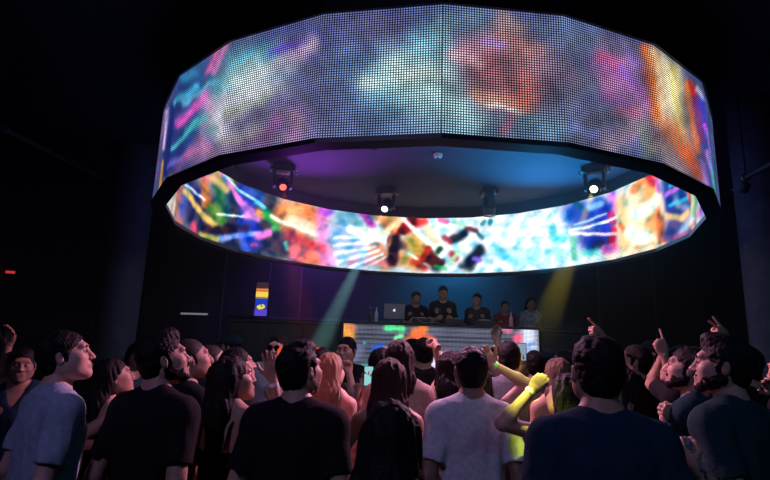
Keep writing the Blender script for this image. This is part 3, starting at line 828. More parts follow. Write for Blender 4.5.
def skin(n): c = SKINS[n]; return mat('skin_' + n, c[0], .55, noise=c[1], scale=9, spec=.45)
def cloth(n):
    c = CLOTH[n]
    if n == 'pattern': return mat('cloth_pattern', c, .9, noise=(.16, .18, .24), scale=26, bump=.3)
    return mat('cloth_' + n, c, .92, noise=tuple(v * .8 for v in c), scale=40, spec=.15, bump=.25, bscale=90)
def hairm(n): c = HAIR[n]; return mat('hair_' + n, c, .6, spec=.14, noise=tuple(v * .8 for v in c), scale=40, bump=.4, bscale=120)


def ik(sh, wr, la, lb, hint):
    sh = Vector(sh); wr = Vector(wr); d = wr - sh; L = d.length
    mx = (la + lb) * .995
    if L > mx: wr = sh + d * (mx / L); d = wr - sh; L = mx
    L = max(L, abs(la - lb) + .02)
    u = d.normalized(); a = (la * la - lb * lb + L * L) / (2 * L); h = math.sqrt(max(la * la - a * a, 0))
    v = Vector(hint); v = v - u * v.dot(u)
    if v.length < 1e-4: v = u.orthogonal()
    return sh + u * a + v.normalized() * h, wr


PCOUNT = [0]
FLOORZ = 0.0


def person(px, py, Y, label, group='dancers watching the stage', fem=False, yaw=0, hyaw=None, pitch=0, s=None, top='tee', col='black', legs='jeans',
           hair='short', hcol='black', tone='tan', L='down', R='down', beard=False, q=1, wide=1.0, floor=0.0, face=False, headtilt=0, extra=None, quiff=0):
    """px, py: where the head centre falls; Y: distance in front of the camera. yaw 0 faces the stage, 90 faces right."""
    PCOUNT[0] += 1; seed = PCOUNT[0] * 7
    hc_w = at(px, py, Y)
    s = (hc_w.z - floor) / (1.625 if not fem else 1.60)
    s_rep = s
    yaw = math.radians(yaw); hyaw = yaw if hyaw is None else math.radians(hyaw); pitch = math.radians(pitch)
    s = max(.86, min(1.10, s)); 
    hb = max(.93, min(s, 1.06)) if not fem else max(.90, min(s, 1.02))   # head size
    Rw = Matrix.Rotation(-yaw, 4, 'Z')
    # head centre in body frame
    HL = rot3(hyaw - yaw, pitch, math.radians(headtilt))
    nb = Vector((0, -.012, 1.455)) * s
    hc = Vector((0, .012, 0)) * s + Vector((0, 0, (hc_w.z - floor)))
    Mw = Matrix.Translation((hc_w.x, hc_w.y, floor)) @ Rw
    off = Rw @ Vector((hc.x, hc.y, 0)); Mw = Matrix.Translation((hc_w.x - off.x, hc_w.y - off.y, floor)) @ Rw
    Mi = Mw.inverted()
    h1 = {0: .0085, 1: .011, 2: .015}[q]; hh = {0: .0045, 1: .006, 2: .0085}[q]
    st = [(z * s, rx * s * wide, ry * s * wide, yo * s) for z, rx, ry, yo in (TF if fem else TM)]
    shx = (.148 if fem else .162) * s * wide; shz = (1.385 if fem else 1.405) * s
    la, lb = (.27, .235) if fem else (.295, .255)
    la *= s; lb *= s
    ra = .85 if fem else 1.0
    arms = {}
    for side, spec in ((-1, L), (1, R)):
        lift = 0
        sh = Vector((side * shx, -.012 * s, shz))
        pose = 'relax'; palm = Vector((-side, .2, 0)); fd = None
        if spec == 'down': el, wr = ik(sh, Vector((side * (shx + .055 * s), .04, .90 * s)), la, lb, (side * .3, -1, 0))
        elif spec == 'hold': el, wr = ik(sh, Vector((side * .13 * s, .27 * s, 1.15 * s)), la, lb, (side * .5, -.6, -1)); pose = 'hold'; palm = Vector((-side, .1, 0))
        elif spec == 'hip': el, wr = ik(sh, Vector((side * .20 * s, .10 * s, 1.0 * s)), la, lb, (side, -1, 0))
        else:
            wp = spec[0]; pose = spec[1]; hint = spec[2] if len(spec) > 2 else (side, -.3, -1)
            wr_w = at(*wp)
            wr = Mi @ wr_w
            if wr.z > sh.z + .05: sh.z += .035 * s; sh.x -= side * .012 * s
            hl = Mi.to_3x3() @ Vector(hint)
            el, wr = ik(sh, wr, la, lb, hl)
            if len(spec) > 3 and spec[3] is not None: fd = (Mi @ at(*spec[3])) - wr
            if len(spec) > 4: palm = Mi.to_3x3() @ Vector(spec[4])
            else: palm = Mi.to_3x3() @ Vector((0, -1, -.2))
        if fd is None: fd = (wr - el).normalized() + Vector((0, .15, 0)) * (spec in ('down',))
        arms[side] = (sh, el, wr, pose, palm, fd)
    allp = [p for a in arms.values() for p in a[:3]]
    lo = [min([-.30 * s * wide] + [p[i] - .1 for p in allp])if i == 0 else 0 for i in range(3)]
    xs = [p.x for p in allp]; ys = [p.y for p in allp]; zs = [p.z for p in allp]
    lo = (min(-.27, min(xs) - .10), min(-.20, min(ys) - .10), -.01); hi = (max(.27, max(xs) + .10), max(.30, max(ys) + .10), max(1.56 * s, max(zs) + .08))
    lowz = 0.0
    f = Field((lo[0], lo[1], .0), hi, h1)
    f.loft(st, 0)
    for side in (-1, 1):
        sh, el, wr = arms[side][:3]
        f.cone((side * .03, -.02 * s, 1.49 * s), (sh.x * .93, sh.y - .003, sh.z - .0), .042 * s, .047 * s * ra, .05)
        f.ell(sh + Vector((-side * .005, 0, -.015)), (.062 * s * ra,) * 3, .03)
        f.cone(sh, el, .052 * s * ra * (wide ** .5), .040 * s * ra, .02)
        f.cone(el, wr, .041 * s * ra, .0275 * s * ra, .012)
        m_ = el.lerp(wr, .25); f.ell(m_, (.043 * s * ra,) * 3, .02)
        hp = Vector((side * .092 * s, 0, .90 * s)); kn = Vector((side * .105 * s, .012, .49 * s)); an = Vector((side * .11 * s, -.02, .085))
        f.cone(hp, kn, .088 * s, .058 * s, .03); f.cone(kn, an, .056 * s, .038 * s, .02)
    if fem:
        for side in (-1, 1): f.ell((side * .068 * s, .080 * s, 1.275 * s), (.055 * s, .052 * s, .055 * s), .03)
    else:
        for side in (-1, 1): f.ell((side * .075 * s, .075 * s, 1.31 * s), (.07 * s, .035 * s, .05 * s), .03)
    f.cone(nb, hc + HL.to_3x3() @ Vector((0, -.022, -.05)) * hb, .062 * s * (.86 if fem else 1), .055 * hb * (.86 if fem else 1), .03)
    MH = Matrix.Translation(hc) @ HL @ Matrix.Scale(hb, 4)
    nl = MH.inverted() @ nb
    parts = [f.mesh(), xf(head_field(hh, fem, nl), MH)]
    hands = {}
    for side in (-1, 1):
        sh, el, wr, pose, palm, fd = arms[side]
        Mh = Matrix.Translation(wr) @ frame(fd, palm) @ Matrix.Scale(s * (.90 if fem else 1.0), 4)
        parts.append(xf(hand_mesh({0: .0042, 1: .0048, 2: .006}[q], pose, side), Mh))
        hands[side] = Mw @ Mh
    root = mobj('person', combine(parts), skin(tone)); root.matrix_world = Mw
    tag(root, label, 'person', group)
    # ---- clothes
    cm = cloth(col)
    hem = {'tee': .83, 'cami': 1.02, 'crop': 1.06, 'shirt': .82, 'hoodie': .82}.get(top, .83) * s
    neckz = 1.46 * s
    if top in ('tee', 'shirt', 'hoodie', 'loosetee'):
        g = Field((lo[0], lo[1], hem - .05), (hi[0], hi[1], hi[2]), h1)
        cs = [(z, rx + (.012 + .020 * max(0, (1.32 * s - z) / (.4 * s))), ry + (.012 + .024 * max(0, (1.32 * s - z) / (.4 * s))), yo - .004) for z, rx, ry, yo in st]
        cs[0] = (hem,) + cs[0][1:]
        g.loft(cs, 0)
        for side in (-1, 1):
            sh, el, wr = arms[side][:3]
            g.cone((side * .035, -.02 * s, 1.478 * s), (sh.x * .93, sh.y, sh.z + .004), .052 * s, .060 * s, .05)
            g.ell(sh + Vector((-side * .005, 0, -.015)), (.068 * s * ra,) * 3, .035)
            if top == 'hoodie':
                g.cone(sh, el, .070 * s * ra, .058 * s * ra, .03); g.cone(el, el.lerp(wr, .93), .058 * s * ra, .045 * s * ra, .03, 'u', True)
            else:
                frac = .74 if not fem else .45
                g.cone(sh, sh.lerp(el, frac), .066 * s * ra * (wide ** .5), .063 * s * ra * (wide ** .5), .035, 'u', True)
        if fem:
            for side in (-1, 1): g.ell((side * .066 * s, .085 * s, 1.275 * s), (.062 * s, .058 * s, .062 * s), .04)
        if top == 'hoodie': g.cone((-.07, -.07 * s, 1.47 * s), (.07, -.07 * s, 1.47 * s), .05, .05, .03)
        w0 = wob(seed, .9, 17, 17, 3.2); w2 = wob(seed + 1, .0028, 45, 45, 26)
        w1 = lambda X, Y_, Z: np.minimum(np.abs(w0(X, Y_, Z)) * .019 - .006, .006)
        g.add(lambda X, Y_, Z: w1(X, Y_, Z) * np.clip((1.45 * s - Z) / .25, .25, 1.3) + w2(X, Y_, Z) * np.clip((1.5 * s - Z) / .2, .2, 1))
        r_ = .064 * s
        g.cone((-.045 * s, -.052 * s, 1.462 * s), (.045 * s, -.052 * s, 1.462 * s), .030 * s, .030 * s, .02)
        g.cone((0, .018 * s, 1.485 * s), (0, .0, 1.75 * s), r_, r_ * 1.7, .006, 's')
        g.cut(lambda X, Y_, Z: hem - Z)
        if top == 'tee' and extra == 'vneck': g.cone((0, .12 * s, 1.36 * s), (0, .02 * s, 1.50 * s), .012, .07, .01, 's')
        mobj({'tee': 't_shirt', 'hoodie': 'jacket'}.get(top, 'shirt'), g.mesh(), cm, root)
    else:
        g = Field((-.27, -.2, hem - .05), (.27, .22, 1.45 * s), h1)
        g.loft(st, 0, .008)
        for side in (-1, 1): g.ell((side * .068 * s, .080 * s, 1.275 * s), (.062 * s, .060 * s, .062 * s), .03)
        w1 = wob(seed, .002, 30, 30, 12); g.add(w1)
        tz = 1.30 * s
        g.cut(lambda X, Y_, Z: np.maximum(Z - (tz + np.clip(Y_, -.1, .1) * .45), hem - Z))
        for side in (-1, 1): g.ell((side * .205 * s, .0, 1.40 * s), (.06 * s, .09 * s, .16 * s), .01, 's')
        c_ = mobj('camisole', g.mesh(), cm, root)
        for side in (-1, 1):
            pts = [(side * .075 * s, .115 * s, 1.33 * s), (side * .092 * s, .085 * s, 1.39 * s), (side * .098 * s, .04 * s, 1.432 * s), (side * .098 * s, -.005, 1.452 * s), (side * .093 * s, -.045 * s, 1.438 * s),
                   (side * .084 * s, -.094 * s, 1.38 * s), (side * .078 * s, -.112 * s, 1.28 * s)]
            MB().tube(pts, .006, 6).build('strap', cm, c_, True)
    # ---- trousers and shoes
    if floor == 0 or True:
        g = Field((-.28, -.22, .04), (.28, .24, 1.04 * s), max(h1, .011))
        g.loft([(z, rx, ry, yo) for z, rx, ry, yo in st if z < 1.02 * s], 0, .010)
        for side in (-1, 1):
            hp = Vector((side * .092 * s, 0, .90 * s)); kn = Vector((side * .105 * s, .012, .49 * s)); an = Vector((side * .11 * s, -.02, .075))
            g.cone(hp, kn, .098 * s, .072 * s, .03); g.cone(kn, an, .071 * s, .060 * s, .02, 'u', True)
        g.add(wob(seed + 3, .003, 20, 20, 30))
        t_ = mobj('trousers', g.mesh(), cloth(legs), root)
        if legs == 'jeans' and fem and q < 2:
            b = Field((-.25, -.2, .97 * s), (.25, .2, 1.06 * s), .008)
            b.loft([(1.0 * s, .168 * s, .118 * s, -.006), (1.03 * s, .152 * s, .108 * s, -.004)], 0, .008)
            mobj('belt', b.mesh(), mat('belt_leather', (.10, .09, .07), .6), t_)
        for side in (-1, 1):
            g = Field((side * .11 * s - .07, -.12, .0), (side * .11 * s + .07, .22, .15), .009)
            g.cone((side * .11 * s, -.05, .048), (side * .115 * s, .13, .040), .044, .038, .01); g.cone((side * .11 * s, -.03, .07), (side * .11 * s, -.02, .12), .045, .045, .03, 'u', True)
            g.cut(lambda X, Y_, Z: .002 - Z)
            mobj('shoe', g.mesh(), DARKP, root)
    # ---- hair (head space)
    hm = hairm(hcol)
    hf = None
    if hair in ('short', 'bun', 'shaved', 'cap'):
        k_ = {'short': 1.0, 'bun': 1.0, 'shaved': .955, 'cap': .96}[hair]
        hf = Field((-.12, -.15, -.13), (.12, .13, .18), hh)
        hf.ell((0, -.019, .040), (.083 * k_, .101 * k_, .089 * k_), 0)
        hf.ell((0, -.048, -.014), (.071 * k_, .063 * k_, .076 * k_), .02)
        if quiff: hf.ell((0, .030, .108), (.052, .052, .024 + quiff), .04)
        for sx in (-1, 1): hf.ell((sx * .070, .012, -.004), (.012, .016, .038), .008)
        if hair != 'shaved':
            hf.add(wob(seed + 5, .0022, 60, 60, 60)); hf.add(wob(seed + 6, .0018, 170, 170, 170))
        hf.ell((0, .105, -.030), (.074, .062, .098), .012, 's')
        hf.cone((-.05, .108, .030), (.05, .108, .030), .026, .026, .02, 's')
        for sx in (-1, 1): hf.ell((sx * .094, -.008, -.016), (.022, .030, .042), .006, 's')
        hf.ell((0, .02, -.130), (.12, .1, .07), .01, 's')
    else:
        dn = (HL.inverted().to_3x3() @ Vector((0, 0, -1)))
        bk = (HL.inverted().to_3x3() @ Vector((0, -1, 0)))
        ln = {'long': .36, 'verylong': .46, 'medium': .22}[hair]
        hf = Field((-.22, -.36, -.62), (.22, .22, .17), max(hh, .0055))
        hf.ell((0, -.020, .038), (.084, .101, .090), 0)
        A = Vector((0, -.045, .0)); B = A + dn * .14 + bk * .030; C_ = A + dn * ln + bk * .045
        hf.cone(A, B, .088, .082, .03, sq=(1.06, .9, 1)); hf.cone(B, C_, .082, .050, .04, sq=(1.35, .75, 1))
        for sx in (-1, 1):
            a = Vector((sx * .056, -.025, .03)); b = a + dn * .15 + Vector((sx * .014, -.02, 0)); c = b + dn * (ln - .17) + bk * .03
            hf.cone(a, b, .032, .034, .03); hf.cone(b, c, .034, .020, .03)
        w1 = wob(seed + 5, .0042, 85, 85, 7, 9); w2 = wob(seed + 6, .0022, 190, 190, 12, 9)
        hf.add(w1); hf.add(w2)
        hf.ell((0, .105, -.035), (.068, .066, .102), .012, 's')
        hf.ell((0, .085, -.13), (.055, .07, .09), .02, 's')
    if hair == 'bun': hf.ell((0, -.09, .10), (.036, .036, .034), .01)
    hv = [xf(hf.mesh(), MH)]
    mobj('hair', combine(hv), hm, root)
    if hair == 'cap':
        cp = Field((-.13, -.15, 0), (.13, .21, .18), hh)
        cp.ell((0, -.018, .050), (.090, .106, .088), 0); cp.cone((0, .08, .055), (0, .13, .048), .058, .05, .01, sq=(1, 1, .18))
        cp.cut(lambda X, Y_, Z: .040 - Z)
        mobj('cap', xf(cp.mesh(), MH), cloth('navy' if extra != 'blackcap' else 'black'), root)
    if beard:
        bf = Field((-.1, -.05, -.16), (.1, .13, .02), hh)
        for sx in (-1, 1):
            bf.cone((sx * .056, .008, -.052), (sx * .020, .066, -.092), .0255, .0235, .02); bf.cone((sx * .0640, .006, -.005), (sx * .058, .006, -.05), .011, .021, .02)
        for sx in (-1, 1): bf.ell((sx * .046, .024, -.052), (.0285, .052, .040), .02)
        bf.cut(lambda X, Y_, Z: Z + .008 + .55 * Y_)
        bf.ell((0, .073, -.093), (.023, .018, .019), .02); bf.cone((-.022, .088, -.050), (.022, .088, -.050), .0095, .0095, .01)
        bf.add(wob(seed + 9, .0018, 150, 150, 150))
        bf.ell((0, .10, -.062), (.020, .03, .010), .004, 's')
        mobj('beard', xf(bf.mesh(), MH), hairm(hcol if hcol != 'shaved' else 'brown'), root)
    if face:
        for sx in (-1, 1):
            MB().tube([(sx * .014, .092, .024), (sx * .028, .0955, .030), (sx * .046, .082, .026)], [.003, .0042, .002], 6, MH).build('eyebrow', hairm('black'), root, True)
            MB().lathe([(.001, .0), (.0062, .0014), (.0065, .004), (.001, .0065)], 10, MH @ T(sx * .031, .0885, .006, rx=-math.pi / 2)).build('iris', mat('dark_iris', (.01, .007, .006), .2), root, True)
        ml = MB().tube([(-.022, .0905, -.0605), (-.01, .0965, -.0590), (0, .0975, -.0600), (.01, .0965, -.0590), (.022, .0905, -.0605)], [.002, .0048, .0046, .0048, .002], 6, MH)
        ml.build('lips', mat('lip_skin', (.26, .09, .08), .45), root, True)
    if s_rep > 1.12 or s_rep < .86: print('SCALE', label, round(s_rep, 3))
    return root, Mw, MH, hands, arms


def wristband(P, side, m, name='bracelet', r=.031, w=.012, t=.03):
    root, Mw, MH, hands, arms = P
    sh, el, wr = arms[side][:3]
    d = (el - wr).normalized(); c = wr + d * t
    M = Matrix.Translation(c) @ d.to_track_quat('Z', 'Y').to_matrix().to_4x4()
    return MB().lathe([(r - .004, -w / 2), (r, -w / 2), (r, w / 2), (r - .004, w / 2), (r - .004, -w / 2)], 20, M, cap=False).build(name, m, root, True)


# ------------------------------------------------------------------ stage and DJ booth
SZ = 1.22
stm = mat('stage_black', (.012, .013, .018), .6, noise=(.018, .019, .024), scale=3)
st_ = empty('stage_platform', (1.0, 10.9, 0)); tag(st_, 'raised dark stage platform behind the crowd carrying the DJ booth', 'stage')
Ti = T(-1.0, -10.9, 0)
MB().box(-3.6, 4.6, 9.25, 13.1, .002, SZ, Ti).build('deck', stm, st_)
for x in (-3.2, -1.6, 0, 1.6, 3.2):
    MB().box(x - .78, x + .78, 9.225, 9.25, .04, SZ - .04, Ti, .008).build('front_panel', mat('panel_black', (.018, .02, .028), .5), st_)
BY = 9.0
a = at(343.5, 328, BY); b = at(538.5, 325.5, BY); BT = (a.z + b.z) / 2; bx0, bx1 = a.x, b.x
booth = empty('dj_booth', ((bx0 + bx1) / 2, BY + .35, SZ)); tag(booth, 'DJ booth with a glowing LED front panel of grey stripes and colour splashes', 'DJ booth')
Bi = T(-(bx0 + bx1) / 2, -BY - .35, -SZ)
pz0 = SZ + .02
MB().box(bx0 - .02, bx1 + .02, BY + .02, BY + .12, SZ - .3, BT - .005, Bi).build('screen_frame', BLACK, booth)
MB().box(bx0 - .03, bx1 + .03, BY + .02, BY + .80, BT, BT + .045, Bi, .01).build('table_top', DARKP, booth)
for x in (bx0 + .02, bx1 - .08):
    MB().box(x, x + .06, BY + .2, BY + .74, SZ + .001, BT, Bi).build('side_panel', BLACK, booth)
# LED front panel
nu, nv = 200, 64
z0 = BT - 1.1; z1 = BT
xs = np.linspace(bx0, bx1, nu + 1); zs = np.linspace(z0, z1, nv + 1)
XX, ZZ = np.meshgrid(xs, zs, indexing='ij')
ppm = (538.5 - 343.5) / (bx1 - bx0)
PX = 343.5 + (XX - bx0) * ppm; PY = 327 + (z1 - ZZ) * ppm
C = np.zeros(XX.shape + (3,)); C[:] = (88, 92, 112)
st2 = (np.sin(PY * 2 * math.pi / 4.6) > .25)[..., None]
C = np.where(st2, C * .62, C)
C *= (1 + .12 * vnoise(XX, ZZ, 5, 12, .5, 5))[..., None]
jx = vnoise(XX, ZZ, 8, 12, 1, 9) * 1.6
for mk in [(375, 352, 381, 350, 4, (40, 90, 220), .9), (345, 330, 350, 338, 6, (240, 160, 70), .95), (351, 329, 353, 330, 4, (230, 130, 90), .8), (387, 330, 402, 331, 3.4, (90, 240, 150), .97),
           (396, 340, 401, 338, 2.6, (120, 240, 170), .95), (415, 333, 424, 330, 4.5, (250, 130, 60), .95), (408, 344, 418, 336, 5.5, (245, 110, 60), .9), (422, 336, 434, 340, 4, (250, 110, 70), .85),
           (410, 350, 440, 356, 5, (250, 190, 180), .7), (428, 356, 436, 370, 8, (240, 225, 245), .95), (440, 356, 462, 362, 5, (250, 190, 220), .95), (446, 352, 462, 358, 2, (240, 80, 140), .9),
           (438, 372, 480, 372, 6, (90, 60, 200), .9), (400, 365, 412, 362, 5, (250, 230, 250), .9), (383, 352, 388, 352, 2, (235, 130, 90), .9), (365, 345, 366, 345, 1.5, (70, 180, 210), .8),
           (361, 372, 370, 370, 5, (80, 200, 190), .8), (350, 365, 360, 352, 6, (120, 125, 170), .6), (478, 358, 500, 352, 3, (90, 70, 130), .6), (503, 326, 508, 327, 5, (230, 110, 150), .9),
           (528, 330, 530, 378, 10, (215, 225, 245), .97), (517, 335, 519, 336, 4, (245, 90, 130), .95), (517, 344, 519, 342, 3, (230, 80, 120), .85), (522, 345, 534, 350, 4, (120, 150, 205), .7),
           (520, 358, 534, 356, 3, (250, 160, 190), .8), (528, 342, 534, 340, 2, (70, 110, 200), .6), (500, 378, 515, 368, 6, (230, 90, 140), .7), (470, 380, 500, 376, 5, (160, 90, 200), .6)]:
    x0, y0, x1, y1, wd, col, al = mk
    dx, dy = PX + jx - (x0 + x1) / 2, PY - jx - (y0 + y1) / 2
    sx, sy = x1 - x0, y1 - y0; L2 = sx * sx + sy * sy
    t = np.clip((dx * sx + dy * sy) / max(L2, 1e-6), -.5, .5)
    d2 = (dx - t * sx) ** 2 + (dy - t * sy) ** 2
    A = (al * np.exp(-(d2 / wd ** 2) ** 1.6))[..., None]
    C = C * (1 - A) + np.array(col) * A
C = np.clip(C, 0, 255) / 255
Lc = np.where(C < .04045, C / 12.92, ((C + .055) / 1.055) ** 2.4)
me = bpy.data.meshes.new('led_panel')
ctr = Vector(((bx0 + bx1) / 2, BY + .35, SZ))
vv = np.stack([XX.ravel() - ctr.x, np.full(XX.size, BY - ctr.y), ZZ.ravel() - ctr.z], 1)
fs = [(i * (nv + 1) + j, (i + 1) * (nv + 1) + j, (i + 1) * (nv + 1) + j + 1, i * (nv + 1) + j + 1) for i in range(nu) for j in range(nv)]
me.from_pydata(vv.tolist(), [], fs); me.materials.append(_M['led_inner'])
ca = me.color_attributes.new('Picture', 'FLOAT_COLOR', 'POINT'); arr = np.ones((XX.size, 4), np.float32); arr[:, :3] = Lc.reshape(-1, 3) * 1.15
ca.data.foreach_set('color', arr.ravel())
li = np.empty(len(me.loops), np.int32); me.loops.foreach_get('vertex_index', li)
me.uv_layers.new(name='UVMap').data.foreach_set('uv', np.stack([XX.ravel(), ZZ.ravel()], 1)[li].astype(np.float32).ravel())
link(bpy.data.objects.new('led_panel', me), booth)

# side counters left and right of the booth
for (x0, x1, lab) in ((at(228, 327, BY).x, bx0 - .06, 'low dark panelled counter left of the DJ booth'), (bx1 + .06, at(604, 327, BY).x, 'low dark panelled counter right of the DJ booth')):
    c = empty('stage_counter', ((x0 + x1) / 2, BY + .1, 0)); tag(c, lab, 'counter', 'dark counters beside the DJ booth')
    Ci = T(-(x0 + x1) / 2, -BY - .1, 0)
    MB().box(x0, x1, BY + .04, BY + .22, .002, BT - .02, Ci).build('body', stm, c)
    n = max(1, round((x1 - x0) / .62)); wdt = (x1 - x0) / n
    for i in range(n): MB().box(x0 + i * wdt + .015, x0 + (i + 1) * wdt - .015, BY + .015, BY + .04, .1, BT - .06, Ci, .006).build('front_panel', _M['panel_black'], c)
    MB().box(x0 - .01, x1 + .01, BY + .005, BY + .24, BT - .02, BT + .01, Ci, .006).build('top_rail', mat('rail_grey', (.05, .055, .07), .4), c)

TT = BT + .045
# laptop
lp = at(394, 320, BY + .28); lp.z = TT
lap = empty('laptop', lp); tag(lap, 'silver laptop open on the left end of the DJ booth, lid glowing mark', 'laptop')
alu = mat('laptop_aluminium', (.42, .38, .46), .4, .3)
MB().box(-.17, .17, -.02, .22, .001 + .07, .018 + .07, None, .006).build('keyboard_base', alu, lap)
lid = MB().box(-.17, .17, -.006, .006, 0, .235, T(0, -.02, .088, rx=math.radians(8)), .004).build('lid', alu, lap)
f = Field((-.04, -.02, -.04), (.04, .02, .05), .002)
f.ell((-.007, 0, 0), (.014, .004, .017), .004); f.ell((.007, 0, 0), (.014, .004, .017), .004); f.ell((.022, 0, .003), (.008, .01, .009), 0, 's')
f.ell((.004, 0, .025), (.004, .003, .008), 0, 'u', Matrix.Rotation(.6, 3, 'Y'))
mobj('lid_emblem', xf(f.mesh(), T(0, -.0455, .088 + .125, rx=math.radians(8)) ), emat('logo_glow', (.85, .8, 1), 1.1), lid)
MB().box(-.15, .15, -.0, .2, .001, .012).box(-.14, -.12, .0, .02, .01, .07).box(.12, .14, .0, .02, .01, .07).box(-.14, -.12, .17, .19, .01, .07).box(.12, .14, .17, .19, .01, .07).build('laptop_stand', BLACK, lap)


def dj_deck(px, lab):
    p = at(px, 322, BY + .32); r = empty('dj_media_player', (p.x, p.y, TT)); tag(r, lab, 'DJ player', 'DJ players on the booth')
    MB().box(-.15, .15, -.19, .19, .001, .09, None, .012).build('body', DARKP, r)
    MB().lathe([(.10, .088), (.10, .105), (.09, .112), (.03, .112), (.03, .106), (.001, .106)], 28, T(0, -.04, 0)).build('jog_wheel', METAL, r, True)
    MB().box(-.09, .09, .10, .18, .088, .10, T(0, 0, 0, rx=.1)).build('display', emat('deck_display', (.25, .35, .8), .5), r)
    for i in range(2): MB().lathe([(.012, .088), (.012, .098)], 12, T(-.12, -.15 + .05 * i, 0)).build('button', emat('deck_button', (.3, .9, .4) if i else (1, .5, .1), .8) if False else METAL, r)
    return r


dj_deck(421, 'black DJ player on the booth right of the laptop')
dj_deck(484, 'black DJ player on the booth near the right end')
p = at(453, 322, BY + .32); mx = empty('dj_mixer', (p.x, p.y, TT)); tag(mx, 'black DJ mixer with knobs in the middle of the booth', 'DJ mixer')
MB().box(-.16, .16, -.2, .2, .001, .1, None, .01).build('body', DARKP, mx)
for i in range(4):
    for j in range(4): MB().lathe([(.011, .099), (.010, .122), (.004, .124)], 10, T(-.11 + .073 * i, .14 - .06 * j, 0)).build('knob', METAL, mx, True)
    MB().box(-.116 + .073 * i, -.104 + .073 * i, -.16, -.08, .099, .103).build('fader_slot', METAL, mx)
for i, (px, lab, m_) in enumerate(((376, 'small clear bottle left of the laptop', (.5, .55, .6)), (511, 'slim bottle with pink lit neck on the booth right of the players', (.9, .35, .5)), (374 - 4, 'short dark bottle left of the clear bottle', (.05, .06, .05)))):
    p = at(px, 322, BY + .14)
    r = empty('bottle', (p.x, p.y, TT)); tag(r, lab, 'bottle', 'bottles on the DJ booth')
    MB().lathe([(.028, .001), (.031, .01), (.031, .13), (.026, .155), (.012, .185), (.011, .23)], 18).build('glass_body', mat('bottle_%d' % i, m_, .15), r, True)
    MB().lathe([(.0135, .228), (.0135, .245)], 14).build('bottle_cap', METAL, r)
p = at(400, 322, BY + .02)
cab = [(p.x + .12, p.y + .05, TT + .012), (p.x + .22, p.y + .02, TT + .10), (p.x + .38, p.y, TT + .012), (p.x + .6, p.y - .02, TT + .02), (p.x + .62, p.y + .01, TT + .012)]
pts = []
for i in range(len(cab) - 1):
    for k in range(6):
        t = k / 6; t2 = t * t * (3 - 2 * t); pts.append(tuple(cab[i][j] * (1 - t) + cab[i + 1][j] * t if j < 2 else cab[i][j] * (1 - t2) + cab[i + 1][j] * t2 for j in range(3)))
tag(MB().tube(pts, .007, 6).build('audio_cable', mat('cable_grey', (.25, .25, .3), .5), smooth=True), 'thin grey audio cable looping over the booth beside the laptop', 'cable')

# lit advertising banner on the back wall, left
p0 = at(256.8, 282, 12.6); p1 = at(266.3, 316, 12.6)
bn = empty('wall_screen', ((p0.x + p1.x) / 2, 12.62, (p0.z + p1.z) / 2)); tag(bn, 'narrow upright lit screen in yellow and blue left of the stage', 'wall screen')
hw = (p1.x - p0.x) / 2; hh_ = (p0.z - p1.z) / 2
MB().box(-hw - .02, hw + .02, .0, .06, -hh_ - .02, hh_ + .02).box(-.03, .03, .06, .57, -.05, .05).build('frame', BLACK, bn)
bands = [(1.0, .62, (60, 40, 50), .25), (.62, .50, (235, 140, 50), 1), (.50, .44, (190, 90, 30), 1), (.44, .12, (250, 215, 90), 1), (.12, .02, (140, 130, 80), 1), (.02, -.36, (30, 60, 190), 1), (-.36, -.62, (60, 60, 130), 1), (-.62, -1, (90, 70, 210), 1)]
sc_ = []
for i, (za, zb, c, s_) in enumerate(bands):
    MB().box(-hw, hw, -.004, .0, zb * hh_, za * hh_).build('picture_band', emat('banner_%d' % i, lin(c), 1.0), bn)
mk = MB()
for (x, z, r) in ((-.4, -.48, .30), (-.1, -.42, .26), (.15, -.5, .3), (.42, -.46, .24), (.3, -.38, .2), (-.25, -.56, .2)):
    mk.lathe([(r * hw, 0), (r * hw * .96, .003)], 12, T(x * hw, -.004, z * hh_, rx=math.pi / 2) @ T(0, 0, 0))
mk.build('yellow_mark', emat('banner_yellow', lin((240, 225, 90)), 1), bn)
MB().box(-.05 * hw, .05 * hw, -.009, -.005, -.46 * hh_, -.34 * hh_).box(-.05 * hw, .3 * hw, -.009, -.005, -.46 * hh_, -.42 * hh_).build('dark_mark', BLACK, bn)


def light_bar(name, x0, x1, y0, y1, Y, col, st, lab):
    a = at(x0, y0, Y); b = at(x1, y1, Y); r = empty(name, (a + b) / 2); tag(r, lab, 'light bar')
    h = (b - a) / 2
    MB().tube([-h, h], .022, 10).build('lit_tube', emat(name + lab[:5], col, st), r, True)
    d = h.normalized()
    MB().tube([-h - d * .03, -h], .026, 10).build('end_cap', BLACK, r); MB().tube([h, h + d * .03], .026, 10).build('end_cap', BLACK, r)
    if Y > 12: MB().box(-.02, .02, .015, WB - r.location.y - .001, -.02, .02).build('bracket', BLACK, r)
    else: MB().tube([(0, 0, .02), (0, 0, CEIL - r.location.z)], .012, 8).build('drop_rod', BLACK, r)


light_bar('light_bar', 181, 208, 313.5, 314.2, 13.0, (.5, .5, .6), .32, 'pale horizontal light bar on the back wall at left')
light_bar('light_bar', -8, 16, 271, 272.5, 9.6, (1, .05, .06), .6, 'red horizontal light bar at the left edge')
p = at(91, 326, 9.8)
sg = empty('wall_sign', p); tag(sg, 'small dark framed sign beyond the left column', 'sign')
MB().box(-.035, .035, 0, .03, -.12, .12).build('sign_face', mat('sign_dark', (.10, .045, .045), .5), sg)
MB().box(-.045, .045, .03, .045, -.13, .13).build('frame', mat('sign_frame', (.02, .02, .02), .5), sg)
MB().box(-.012, .012, .045, .07, -.12, 3.0).build('hanger', BLACK, sg)

